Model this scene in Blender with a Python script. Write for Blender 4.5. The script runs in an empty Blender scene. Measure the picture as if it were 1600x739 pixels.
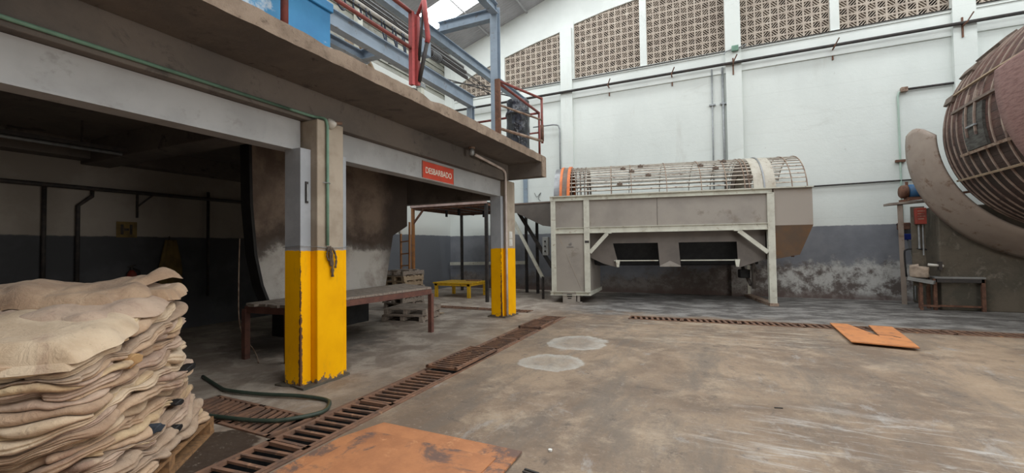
import bpy, bmesh, math, random
from math import sin, cos, pi, radians
from mathutils import Vector, Matrix, noise

random.seed(7)
S = bpy.context.scene
COL = S.collection

# ------------------------------------------------------------------ camera
yaw, pit, rol, FPX = -0.440764003, 0.0274182345, -0.0132735555, 678.63535
f_ = Vector((sin(yaw)*cos(pit), cos(yaw)*cos(pit), sin(pit)))
r0 = Vector((cos(yaw), -sin(yaw), 0))
u0 = r0.cross(f_)
r_ = r0*cos(rol) + u0*sin(rol)
u_ = u0*cos(rol) - r0*sin(rol)
cd = bpy.data.cameras.new('camera'); cam = bpy.data.objects.new('camera', cd)
COL.objects.link(cam)
cam.matrix_world = Matrix(((r_.x, u_.x, -f_.x, 0), (r_.y, u_.y, -f_.y, 0), (r_.z, u_.z, -f_.z, 1.5), (0, 0, 0, 1)))
cd.sensor_width = 36; cd.lens = FPX/1600*36; cd.clip_start = .05; cd.clip_end = 200
S.camera = cam

# ------------------------------------------------------------------ light and exposure
S.view_settings.view_transform = 'Standard'; S.view_settings.look = 'None'
S.view_settings.gamma = 1; S.view_settings.use_curve_mapping = False
S.view_settings.exposure = -1.16
SKYLIGHT = 22.0                      # daylight through the translucent roof panels
W = bpy.data.worlds.new('world'); S.world = W; W.use_nodes = True
W.node_tree.nodes['Background'].inputs[0].default_value = (.75, .85, 1, 1)
W.node_tree.nodes['Background'].inputs[1].default_value = .03

def area(name, loc, rot, sx, sy, power, color):
    l = bpy.data.lights.new(name, 'AREA'); l.shape = 'RECTANGLE'; l.size = sx; l.size_y = sy
    l.energy = power; l.color = color
    o = bpy.data.objects.new(name, l); COL.objects.link(o); o.location = loc; o.rotation_euler = rot
    return o
area('rear_fill_light', (2.5, -3.8, 2.4), (radians(90), 0, 0), 7, 4.2, 18, (1, .94, .87))  # added fill lamp behind the camera, the wall there is solid
area('side_fill_light', (10.4, 3.0, 2.3), (radians(90), 0, radians(90)), 8, 4.2, 900, (1, .94, .87))  # added fill lamp brightening the pillars and mezzanine bay, no opening modelled

# ------------------------------------------------------------------ node materials
MATS = {}
class NT:
    def __init__(s, name, rough=.8, metal=0.0, spec=.35):
        s.m = bpy.data.materials.new(name); s.m.use_nodes = True
        s.t = s.m.node_tree; s.b = s.t.nodes['Principled BSDF']
        s.b.inputs['Roughness'].default_value = rough; s.b.inputs['Metallic'].default_value = metal
        s.b.inputs['Specular IOR Level'].default_value = spec
        s.geo = s.t.nodes.new('ShaderNodeNewGeometry'); s.tc = s.t.nodes.new('ShaderNodeTexCoord')
        s.pos = s.geo.outputs['Position']; s.obj = s.tc.outputs['Object']
    def L(s, a, b): s.t.links.new(a, b)
    def setin(s, sock, v):
        if hasattr(v, 'is_linked') or isinstance(v, bpy.types.NodeSocket): s.L(v, sock)
        elif isinstance(v, (tuple, list)):
            sock.default_value = tuple(v)+((1,) if len(v) == 3 and len(sock.default_value) == 4 else ())
        else: sock.default_value = v
    def mapv(s, v, scale=(1,1,1), rot=(0,0,0), loc=(0,0,0)):
        n = s.t.nodes.new('ShaderNodeMapping'); s.L(v, n.inputs[0])
        n.inputs[1].default_value = loc; n.inputs[2].default_value = rot; n.inputs[3].default_value = scale
        return n.outputs[0]
    def noise(s, scale, detail=4, v=None, rough=.6, dist=0):
        n = s.t.nodes.new('ShaderNodeTexNoise'); s.L(v or s.pos, n.inputs['Vector'])
        n.inputs['Scale'].default_value = scale; n.inputs['Detail'].default_value = detail
        n.inputs['Roughness'].default_value = rough; n.inputs['Distortion'].default_value = dist
        return n.outputs[0]
    def voro(s, scale, v=None, feature='F1'):
        n = s.t.nodes.new('ShaderNodeTexVoronoi'); n.feature = feature; s.L(v or s.pos, n.inputs['Vector'])
        n.inputs['Scale'].default_value = scale; return n.outputs[0]
    def math(s, op, a, b=0.0, c=None, clamp=False):
        n = s.t.nodes.new('ShaderNodeMath'); n.operation = op; n.use_clamp = clamp
        s.setin(n.inputs[0], a); s.setin(n.inputs[1], b)
        if c is not None: s.setin(n.inputs[2], c)
        return n.outputs[0]
    def step(s, x, a, b):                # smooth 0..1 between a and b
        n = s.t.nodes.new('ShaderNodeMapRange'); n.interpolation_type = 'SMOOTHSTEP'
        s.setin(n.inputs[0], x); n.inputs[1].default_value = a; n.inputs[2].default_value = b
        return n.outputs[0]
    def mix(s, f, a, b, mode='MIX'):
        n = s.t.nodes.new('ShaderNodeMix'); n.data_type = 'RGBA'; n.blend_type = mode
        s.setin(n.inputs[0], f); s.setin(n.inputs[6], a); s.setin(n.inputs[7], b)
        return n.outputs[2]
    def xyz(s, v=None):
        n = s.t.nodes.new('ShaderNodeSeparateXYZ'); s.L(v or s.pos, n.inputs[0]); return n.outputs
    def col(s, c): s.setin(s.b.inputs['Base Color'], c)
    def rough(s, c): s.setin(s.b.inputs['Roughness'], c)
    def bump(s, h, strength=.3, dist=.02):
        n = s.t.nodes.new('ShaderNodeBump'); s.setin(n.inputs['Height'], h)
        n.inputs['Strength'].default_value = strength; n.inputs['Distance'].default_value = dist
        s.L(n.outputs[0], s.b.inputs['Normal'])

def simple(name, c1, c2=None, scale=6, rough=.7, metal=0, spec=.35, lo=.4, hi=.65, bump=.15, stretch=None, c3=None, s3=20):
    n = NT(name, rough, metal, spec)
    v = n.mapv(n.obj, stretch) if stretch else n.obj
    if c2 is None: c2 = tuple(x*.8 for x in c1)
    f = n.noise(scale, 5, v)
    c = n.mix(n.step(f, lo, hi), c1, c2)
    if c3: c = n.mix(n.step(n.noise(s3, 6, v, .7), .56, .68), c, c3)
    n.col(c)
    if bump: n.bump(n.noise(scale*5, 5, v, .7), bump, .01)
    MATS[name] = n.m
    return n.m

simple('cream_paint', (.60,.60,.52), (.50,.49,.42), 3, .5, c3=(.36,.31,.24), s3=9, bump=.08)
simple('panel_grey', (.34,.31,.275), (.275,.25,.225), .9, .42, c3=(.23,.20,.17), s3=1.6, bump=.06)
simple('panel_dark', (.155,.135,.12), (.12,.105,.095), 1.5, .55, bump=.06)
simple('panel_rusty', (.15,.105,.075), (.22,.12,.06), 1.3, .65, bump=.1)
simple('panel_end', (.36,.32,.28), (.36,.24,.15), 1.1, .5, lo=.5, hi=.75, bump=.06)
simple('blue_grey_steel', (.29,.36,.44), (.23,.29,.355), 2, .5, c3=(.20,.21,.22), s3=5, bump=.05)
simple('beam_paint', (.40,.405,.41), (.335,.34,.345), 1.6, .45, c3=(.30,.30,.295), s3=4, bump=.05)
simple('rail_red', (.26,.07,.06), (.17,.055,.045), 6, .6, c3=(.10,.05,.04), s3=18)
simple('rail_bright_red', (.50,.10,.10), (.36,.08,.075), 6, .5, c3=(.22,.07,.06), s3=18)
simple('rust', (.17,.085,.055), (.10,.05,.035), 8, .8, c3=(.26,.13,.07), s3=22, bump=.3)
simple('rust_light', (.33,.25,.19), (.17,.10,.07), 9, .75, bump=.25)
simple('grate_rust', (.23,.125,.08), (.13,.08,.06), 5, .75, c3=(.36,.20,.12), s3=9, bump=.3)
simple('dark_steel', (.035,.033,.033), (.06,.05,.045), 8, .6)
simple('black', (.012,.012,.013), (.02,.02,.02), 8, .5, bump=0)
simple('galv', (.33,.35,.36), (.26,.27,.275), 9, .45, metal=.4)
simple('cage_steel', (.60,.56,.49), (.42,.36,.30), 5, .5, metal=.1, c3=(.20,.13,.09), s3=9)
simple('cage_dark', (.13,.095,.075), (.19,.14,.11), 6, .6)
simple('orange_paint', (.75,.20,.055), (.55,.15,.05), 5, .5)
simple('band_brown', (.16,.12,.10), (.21,.16,.13), 5, .6)
simple('drum_cap', (.30,.31,.32), (.20,.20,.21), 3, .4, metal=.4)
simple('cage_sheet', (.52,.49,.42), (.42,.38,.31), 3, .45, c3=(.30,.24,.18), s3=8)
simple('yellow_paint', (.70,.42,.02), (.56,.33,.02), 5, .55, c3=(.20,.13,.05), s3=14)
simple('blue_bin', (.035,.20,.43), (.05,.27,.52), 2, .5, lo=.3, hi=.7, c3=(.50,.58,.66), s3=2.2)
simple('white_plastic', (.62,.60,.55), (.52,.49,.44), 5, .5, bump=.03)
simple('paper', (.72,.72,.69), (.62,.61,.57), 4, .7, bump=.02)
simple('green_hose', (.03,.045,.033), (.045,.06,.045), 8, .45, bump=.05)
simple('green_conduit', (.18,.32,.24), (.14,.25,.19), 6, .55, bump=.05)
simple('wood_grey', (.33,.28,.235), (.19,.155,.13), 3, .85, stretch=(2,14,8), bump=.4)
simple('wood_pale', (.40,.31,.21), (.30,.22,.15), 3, .8, stretch=(14,3,8), bump=.3)
simple('wood_pallet', (.34,.19,.09), (.20,.115,.06), 4, .8, stretch=(8,8,8), bump=.3)
simple('bench_steel', (.17,.075,.055), (.12,.055,.045), 5, .6, c3=(.09,.05,.04), s3=16)
simple('ladder_orange', (.38,.17,.06), (.27,.13,.06), 6, .7)
simple('sign_red', (.62,.07,.035), (.55,.06,.03), 3, .5, bump=0)
simple('letter_cream', (.85,.80,.70), (.8,.75,.66), 3, .5, bump=0)
simple('motor_blue', (.03,.12,.26), (.05,.10,.18), 6, .5)
simple('bright_blue', (.02,.05,.35), (.02,.04,.26), 6, .4)
simple('control_grey', (.30,.31,.30), (.25,.255,.25), 6, .5)
simple('red_box', (.28,.045,.03), (.18,.04,.03), 8, .6)
simple('sackcloth', (.40,.32,.25), (.30,.24,.19), 8, .9, bump=.4)
simple('dirty_cloth', (.16,.12,.09), (.08,.06,.05), 12, .9, bump=.5)
simple('dull_ochre', (.22,.15,.05), (.14,.10,.04), 5, .8)
simple('lattice_clay', (.46,.395,.33), (.37,.31,.26), 3, .85, c3=(.56,.50,.43), s3=5, bump=.2)
simple('table_top_grey', (.25,.25,.24), (.18,.18,.175), 5, .6)
simple('roof_sheet', (.42,.42,.44), (.37,.37,.39), 1.5, .6, bump=0)
simple('roof_steel', (.50,.50,.51), (.42,.42,.43), 3, .5, bump=0)
simple('festoon_cable', (.02,.03,.05), (.03,.04,.07), 8, .5, bump=0)
simple('pink_guard', (.33,.20,.18), (.22,.12,.11), 3, .75, stretch=(3,2,14), c3=(.42,.29,.26), s3=6, bump=.6)
simple('lit_pinkish_rail', (.50,.38,.35), (.40,.28,.25), 4, .6)

def m_glossy_black():
    n = NT('black_film', .18, 0, .6)
    n.col(n.mix(n.step(n.noise(7, 3, n.obj), .45, .6), (.012,.013,.017), (.03,.035,.05)))
    n.bump(n.noise(9, 3, n.mapv(n.obj, (1,1,.35))), .9, .05); MATS['black_film'] = n.m
m_glossy_black()

def m_concrete(name, c1, c2, c3, sc=1.2, bump=.35):
    n = NT(name, .9, 0, .2)
    c = n.mix(n.step(n.noise(sc, 6, n.pos, .65), .38, .62), c1, c2)
    c = n.mix(n.step(n.noise(sc*4, 6, n.pos, .7, .5), .55, .72), c, c3)
    c = n.mix(n.math('MULTIPLY', n.step(n.noise(sc*7, 7, n.pos, .78, .3), .60, .68), .6), c, tuple(v*.55 for v in c3))
    n.col(c); n.bump(n.math('ADD', n.noise(sc*22, 6, n.pos, .7), n.noise(sc*5, 6, n.pos, .7)), bump, .018); MATS[name] = n.m
m_concrete('slab_concrete', (.125,.112,.103), (.175,.152,.134), (.08,.073,.069), .7)
m_concrete('edge_concrete', (.34,.265,.205), (.25,.19,.145), (.15,.115,.09), 3.2, .6)
m_concrete('dark_plaster', (.20,.17,.15), (.14,.12,.105), (.08,.07,.06), .9)
m_concrete('plinth_concrete', (.135,.115,.09), (.085,.078,.062), (.19,.165,.135), 1.1)

def m_white_wall():
    n = NT('white_wall', .75, 0, .25)
    x, y, z = n.xyz()
    c = n.mix(n.step(n.noise(.45, 5, n.mapv(n.pos, (1, 1, .55)), .6), .35, .7), (.735,.775,.745), (.66,.70,.675))
    c = n.mix(n.math('MULTIPLY', n.step(n.noise(1.1, 7, n.mapv(n.pos, (1.5, 1, .35)), .7), .56, .8), .55), c, (.50,.50,.46))
    c = n.mix(n.math('MULTIPLY', n.step(n.noise(5, 7, None, .78, .6), .62, .74), .6), c, (.36,.34,.30))
    c = n.mix(n.math('MULTIPLY', n.step(n.noise(.9, 8, n.mapv(n.pos, (.5,1,1.7), (0,0,0), (3,0,7)), .75, .8), .58, .72), .35), c, (.53,.54,.50))
    # courses of the blockwork showing low down through the paint
    e = n.math('ABSOLUTE', n.math('SUBTRACT', n.math('FRACT', n.math('MULTIPLY', z, 1.35)), .5))
    c = n.mix(n.math('MULTIPLY', n.step(e, .490, .498), .22), c, (.45,.46,.44))
    # grey wainscot paint, efflorescence near the floor
    edge = n.math('ADD', z, n.math('MULTIPLY', n.noise(6, 3), .05))
    xo = n.math('MULTIPLY', n.step(y, 6.5, 9.5), .22)
    edge = n.math('SUBTRACT', edge, xo)
    g = n.mix(n.step(n.noise(1.4, 5), .35, .65), (.19,.20,.225), (.24,.25,.275))
    damp = n.math('ADD', z, n.math('MULTIPLY', n.math('SUBTRACT', n.noise(1.3, 7, None, .7), .5), 1.9))
    dampx = n.math('MULTIPLY', n.step(x, -4.5, 1.6), .55)
    dampv = n.math('SUBTRACT', damp, n.math('ADD', dampx, .1))
    spot = n.math('MULTIPLY', n.step(n.noise(2.3, 9, None, .78, .15), .42, .60), n.math('ADD', .22, n.math('MULTIPLY', n.step(x, -.5, 1.8), .78)))
    salt = n.mix(spot, (.15,.125,.115), (.60,.60,.58))
    g = n.mix(n.math('SUBTRACT', 1.0, n.step(dampv, .18, .55)), g, salt)
    low = n.math('SUBTRACT', 1.0, n.step(n.math('ADD', z, n.math('MULTIPLY', n.noise(4, 6), .35)), .22, .42))
    g = n.mix(n.math('MULTIPLY', low, .8), g, (.15,.11,.10))
    f = n.step(edge, 1.80, 1.83)
    n.col(n.mix(f, g, c)); n.bump(n.noise(9, 7, None, .7), .25, .02); MATS['white_wall'] = n.m
m_white_wall()

def m_white_plain():
    n = NT('white_render', .75, 0, .25)
    c = n.mix(n.step(n.noise(.7, 5), .35, .7), (.75,.785,.76), (.68,.715,.69))
    c = n.mix(n.math('MULTIPLY', n.step(n.noise(3, 7, n.mapv(n.pos, (1.5, 1, .35)), .7), .6, .8), .4), c, (.5,.48,.43))
    n.col(c); n.bump(n.noise(9, 7, None, .7), .2, .02); MATS['white_render'] = n.m
m_white_plain()

def m_dark_room():
    n = NT('left_wall_shaded_paint', .85, 0, .2)
    x, y, z = n.xyz()
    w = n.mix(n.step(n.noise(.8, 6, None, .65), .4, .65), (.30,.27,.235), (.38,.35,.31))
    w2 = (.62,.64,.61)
    w = n.mix(n.step(y, 8.6, 9.6), w, w2)  # below the mezzanine its shade is put into the paint colour
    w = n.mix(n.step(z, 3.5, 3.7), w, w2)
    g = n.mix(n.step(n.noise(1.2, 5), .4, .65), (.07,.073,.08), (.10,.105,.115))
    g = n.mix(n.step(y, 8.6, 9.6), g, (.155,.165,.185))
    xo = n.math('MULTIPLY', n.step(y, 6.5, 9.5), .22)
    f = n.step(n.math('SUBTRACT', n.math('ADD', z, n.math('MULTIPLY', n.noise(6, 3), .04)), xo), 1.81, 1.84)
    n.col(n.mix(f, g, w)); n.bump(n.noise(9, 6, None, .7), .2, .02); MATS['left_wall_shaded_paint'] = n.m
m_dark_room()

def m_floor():
    n = NT('floor_concrete', .6, 0, .4)
    x, y, z = n.xyz()
    st = n.mapv(n.pos, (1, .35, 1), (0, 0, radians(50)))
    c = n.mix(n.step(n.noise(.5, 8, n.pos, .68, .3), .40, .60), (.18,.128,.09), (.32,.235,.162))
    c = n.mix(n.math('MULTIPLY', n.step(n.noise(1.3, 9, st, .76, .3), .44, .64), .75), c, (.155,.128,.105))
    c = n.mix(n.math('MULTIPLY', n.step(n.noise(1.6, 9, n.mapv(n.pos, (1,1,1), (0,0,0), (9,3,0)), .78, .2), .50, .68), .7), c, (.41,.32,.23))
    c = n.mix(n.math('MULTIPLY', n.step(n.noise(3.6, 9, n.mapv(n.pos, (1,1,1), (0,0,0), (3,19,0)), .78, .4), .56, .66), .75), c, (.10,.078,.066))
    c = n.mix(n.math('MULTIPLY', n.step(n.noise(2.6, 9, n.mapv(n.pos, (1,.5,1), (0,0,.4), (13,9,0)), .78, .4), .57, .66), .6), c, (.33,.305,.28))
    # pale scuffs running along the traffic direction
    sc = n.noise(1.0, 9, n.mapv(n.pos, (.55, 2.2, 1), (0, 0, radians(-28))), .75, .4)
    c = n.mix(n.math('MULTIPLY', n.step(sc, .58, .76), .45), c, (.46,.42,.38))
    # greyish damp concrete in front of the back wall
    yy = n.math('ADD', y, n.math('MULTIPLY', n.math('SUBTRACT', n.noise(.9, 6), .5), 3.0))
    grey = n.mix(n.step(n.noise(2.2, 7, n.mapv(n.pos, (.7, 1.2, 1)), .74, .3), .42, .62), (.095,.088,.083), (.27,.26,.245))
    c = n.mix(n.math('MULTIPLY', n.step(yy, 9.4, 10.4), n.step(x, -5.2, -2.2)), c, grey)
    xx = n.math('ADD', x, n.math('MULTIPLY', n.math('SUBTRACT', n.noise(.9, 6), .5), 1.6))
    under = n.math('SUBTRACT', 1.0, n.step(xx, -4.4, -2.9))
    under_lit = n.mix(n.step(n.noise(1.9, 8, n.mapv(n.pos, (1,1,1), (0,0,0), (4,4,0)), .7, .5), .42, .64), (.255,.21,.175), (.50,.44,.375))
    c = n.mix(n.math('MULTIPLY', under, .8), c, under_lit)  # raised colour below the mezzanine stands in for missing light
    # old wet patches of shed water, right foreground white scrapes
    def blob(cx, cy, rx, ry, amp, a, b):
        dx = n.math('MULTIPLY', n.math('SUBTRACT', x, cx), 1/rx); dy = n.math('MULTIPLY', n.math('SUBTRACT', y, cy), 1/ry)
        d = n.math('SQRT', n.math('ADD', n.math('MULTIPLY', dx, dx), n.math('MULTIPLY', dy, dy)))
        d = n.math('ADD', d, n.math('MULTIPLY', n.math('SUBTRACT', n.noise(2.6, 6, None, .65), .5), amp))
        return n.math('SUBTRACT', 1.0, n.step(d, a, b)), d
    scr = n.step(n.noise(2.4, 9, n.mapv(n.pos, (.5, 2.6, 1), (0,0,radians(-20))), .75, .8), .50, .66)
    m1, _ = blob(1.2, 3.9, 1.6, 1.1, 1.0, .5, 1.1)
    c = n.mix(n.math('MULTIPLY', n.math('MULTIPLY', m1, scr), .75), c, (.50,.48,.45))
    m4, _ = blob(-.2, 8.4, 2.6, 1.6, 1.0, .5, 1.1)
    c = n.mix(n.math('MULTIPLY', n.math('MULTIPLY', m4, scr), .7), c, (.52,.46,.37))
    # two chalky tide-marked patches
    for (cx, cy, rx, ry) in ((-2.03, 6.68, .52, .56), (-2.02, 5.42, .48, .46)):
        m, d = blob(cx, cy, rx, ry, .75, .86, .95)
        ring = n.math('MULTIPLY', m, n.math('ADD', .30, n.math('MULTIPLY', n.step(d, .35, .92), .50)))
        ring = n.math('MULTIPLY', ring, n.math('ADD', .62, n.math('MULTIPLY', n.step(n.noise(7, 8, None, .78), .42, .6), .38)))
        c = n.mix(ring, c, (.50,.49,.45))
    m, d = blob(-3.55, 1.95, .50, .50, .7, .8, .88)      # dark brown spill beside the hides
    c = n.mix(n.math('MULTIPLY', m, .9), c, (.03,.016,.009))
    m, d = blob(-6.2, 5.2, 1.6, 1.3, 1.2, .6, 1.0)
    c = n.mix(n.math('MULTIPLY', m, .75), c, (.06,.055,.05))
    c = n.mix(n.math('MULTIPLY', n.step(n.noise(24, 6, None, .8), .52, .66), .35), c, (.10,.08,.07))
    c = n.mix(n.math('MULTIPLY', n.step(n.noise(17, 6, n.mapv(n.pos, (1,1,1), (0,0,0), (7,7,7)), .8), .56, .68), .40), c, (.47,.41,.34))
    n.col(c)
    n.rough(n.math('ADD', .42, n.math('MULTIPLY', n.noise(2.5, 6), .4)))
    n.bump(n.noise(14, 8, None, .75), .25, .012); MATS['floor_concrete'] = n.m
m_floor()

def m_pillar(name, up1, up2):
    n = NT(name, .6, 0, .12)
    x, y, z = n.xyz()
    base = n.mix(n.step(n.noise(3, 6), .4, .62), up1, up2)
    zz = n.math('ADD', z, n.math('MULTIPLY', n.math('SUBTRACT', n.noise(9, 4), .5), .05))
    yel = n.mix(n.step(n.noise(2.2, 6), .35, .7), (.99,.50,.001), (.90,.43,.001))
    yel = n.mix(n.step(n.noise(16, 6, None, .8), .69, .74), yel, (.20,.12,.05))
    worn = n.math('ADD', z, n.math('MULTIPLY', n.math('SUBTRACT', n.noise(10, 6, None, .7), .5), .55))
    yel = n.mix(n.math('SUBTRACT', 1.0, n.step(worn, .02, .06)), yel, (.15,.115,.09))
    xo, yo, zo = n.xyz(n.obj)
    dc = n.math('ADD', n.math('ABSOLUTE', n.math('SUBTRACT', xo, .12)), n.math('ABSOLUTE', n.math('ADD', yo, .02)))
    dc = n.math('ADD', dc, n.math('MULTIPLY', n.math('SUBTRACT', n.noise(14, 6, None, .75), .5), .09))
    chip = n.math('SUBTRACT', 1.0, n.step(n.math('SUBTRACT', dc, n.math('MULTIPLY', n.math('SUBTRACT', 1.5, z), .022)), -.004, .004))
    yel = n.mix(chip, yel, (.13,.065,.04))
    yel = n.mix(n.math('MULTIPLY', n.step(n.noise(6, 7, n.mapv(n.pos, (1,1,.25)), .75), .55, .72), .35), yel, (.42,.22,.03))
    n.col(n.mix(n.step(zz, 1.5, 1.51), yel, base)); n.bump(n.noise(30, 6, None, .7), .3, .006); MATS[name] = n.m
m_pillar('pillar_concrete', (.42,.36,.29), (.34,.285,.225))
m_pillar('pillar_steel', (.40,.42,.45), (.34,.36,.385))

def m_vat():
    n = NT('vat_plaster', .85, 0, .2)
    x, y, z = n.xyz()
    zz = n.math('ADD', z, n.math('MULTIPLY', n.math('SUBTRACT', n.noise(1.6, 7, None, .7), .5), .9))
    up = n.mix(n.step(n.noise(1.3, 7, None, .7, .2), .4, .65), (.25,.195,.155), (.14,.105,.085))
    low = n.mix(n.step(n.noise(1.5, 8, None, .7, .2), .42, .68), (.47,.45,.42), (.29,.255,.225))
    c = n.mix(n.step(zz, 1.55, 1.75), low, up)
    band = n.math('MULTIPLY', n.step(zz, 1.45, 1.6), n.math('SUBTRACT', 1.0, n.step(zz, 1.75, 2.0)))
    c = n.mix(n.math('MULTIPLY', band, .8), c, (.06,.045,.038))
    edge = n.step(n.math('ADD', y, n.math('MULTIPLY', n.math('SUBTRACT', n.noise(1.2, 6), .5), .9)), 6.7, 7.2)
    c = n.mix(n.math('MULTIPLY', edge, .9), c, (.055,.045,.04))  # far end darkened, shade of the receding curve put into the colour
    n.col(c); n.bump(n.noise(7, 8, None, .7), .5, .02); MATS['vat_plaster'] = n.m
m_vat()

def m_plate(name, seed):
    n = NT(name, .6, 0, .35)
    v = n.mapv(n.pos, (1,1,1), (0,0,radians(30)), (seed, seed*2, 0))
    c = n.mix(n.step(n.noise(2.2, 6, v, .65), .35, .65), (.50,.215,.095), (.36,.15,.07))
    c = n.mix(n.math('MULTIPLY', n.step(n.noise(1.8, 8, v, .72, .8), .50, .60), .85), c, (.115,.085,.078))
    c = n.mix(n.math('MULTIPLY', n.step(n.noise(9, 7, v, .75), .56, .7), .6), c, (.62,.31,.15))
    n.col(c); n.bump(n.noise(26, 6, None, .7), .3, .006); MATS[name] = n.m
m_plate('rust_plate', 0); m_plate('rust_plate_b', 5)
simple('rust_plate_bright', (.60,.245,.09), (.50,.20,.08), 3, .6, c3=(.32,.15,.08), s3=6)

def m_hide(name, c1, c2, c3):
    n = NT(name, .85, 0, .25)
    v = n.obj
    c = n.mix(n.step(n.noise(3.2, 5, v, .6), .38, .62), c1, c2)
    c = n.mix(n.step(n.noise(2.3, 6, n.mapv(v, (1,1,1), (0,0,0), (5,1,2)), .65, .4), .54, .68), c, c3)
    c = n.mix(n.math('MULTIPLY', n.step(n.noise(26, 5, v, .7), .6, .7), .35), c, (.20,.13,.09))
    n.col(c); n.bump(n.math('ADD', n.math('MULTIPLY', n.noise(13, 4, v, .6, 1.2), 1.0), n.math('MULTIPLY', n.noise(55, 6, v, .75), .35)), .9, .014)
    n.b.inputs['Sheen Weight'].default_value = .15
    MATS[name] = n.m
HIDE = []
for i, (a, b, c) in enumerate([((.56,.40,.27),(.42,.28,.18),(.31,.19,.13)), ((.66,.52,.37),(.54,.40,.27),(.40,.27,.19)),
        ((.46,.32,.215),(.36,.24,.16),(.54,.40,.28)), ((.54,.40,.30),(.43,.30,.225),(.34,.22,.165)), ((.62,.47,.29),(.48,.335,.20),(.38,.245,.16)),
        ((.38,.27,.19),(.48,.36,.26),(.28,.18,.13))]):
    m_hide('hide_%s' % 'abcdef'[i], a, b, c); HIDE.append('hide_%s' % 'abcdef'[i])

def m_drum():
    n = NT('drum_staves', .7, 0, .3)
    v = n.obj                      # object axes: x,z across, y along the staves
    x, y, z = n.xyz(v)
    ang = n.math('MULTIPLY', n.math('ARCTAN2', z, x), 90/(2*pi))
    fr = n.math('ABSOLUTE', n.math('SUBTRACT', n.math('FRACT', ang), .5))
    c = n.mix(n.step(n.noise(1.6, 7, n.mapv(v, (1, .4, 1)), .7), .4, .62), (.135,.068,.055), (.07,.048,.042))
    c = n.mix(n.step(n.noise(2.2, 6, n.mapv(v, (1,.5,1), (0,0,0), (8,2,4)), .7), .55, .7), c, (.22,.15,.13))
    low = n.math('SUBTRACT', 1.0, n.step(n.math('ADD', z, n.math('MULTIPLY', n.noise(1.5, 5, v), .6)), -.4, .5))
    c = n.mix(n.math('MULTIPLY', low, .7), c, (.03,.026,.022))  # lower shell darkened, shadow above the chute put into the colour
    c = n.mix(n.step(fr, .47, .49), c, (.02,.015,.012))
    n.col(c)
    n.bump(n.math('ADD', n.math('MULTIPLY', n.step(fr, .46, .49), -.5), n.math('MULTIPLY', n.noise(9, 6, n.mapv(v, (3,.6,3)), .7), .8)), .6, .02)
    MATS['drum_staves'] = n.m
m_drum()
simple('drum_hoop', (.36,.28,.23), (.22,.155,.13), 3, .65, c3=(.13,.09,.08), s3=6)
simple('trough_sheet', (.38,.315,.265), (.31,.25,.21), 1.2, .6, c3=(.22,.15,.11), s3=3.5, bump=.1)

def m_emit(name, col, s):
    m = bpy.data.materials.new(name); m.use_nodes = True
    b = m.node_tree.nodes['Principled BSDF']
    b.inputs['Base Color'].default_value = (.8,.8,.8,1)
    b.inputs['Emission Color'].default_value = (*col, 1); b.inputs['Emission Strength'].default_value = s
    MATS[name] = m
m_emit('skylight_daylight', (.95, .985, 1), SKYLIGHT)

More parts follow.
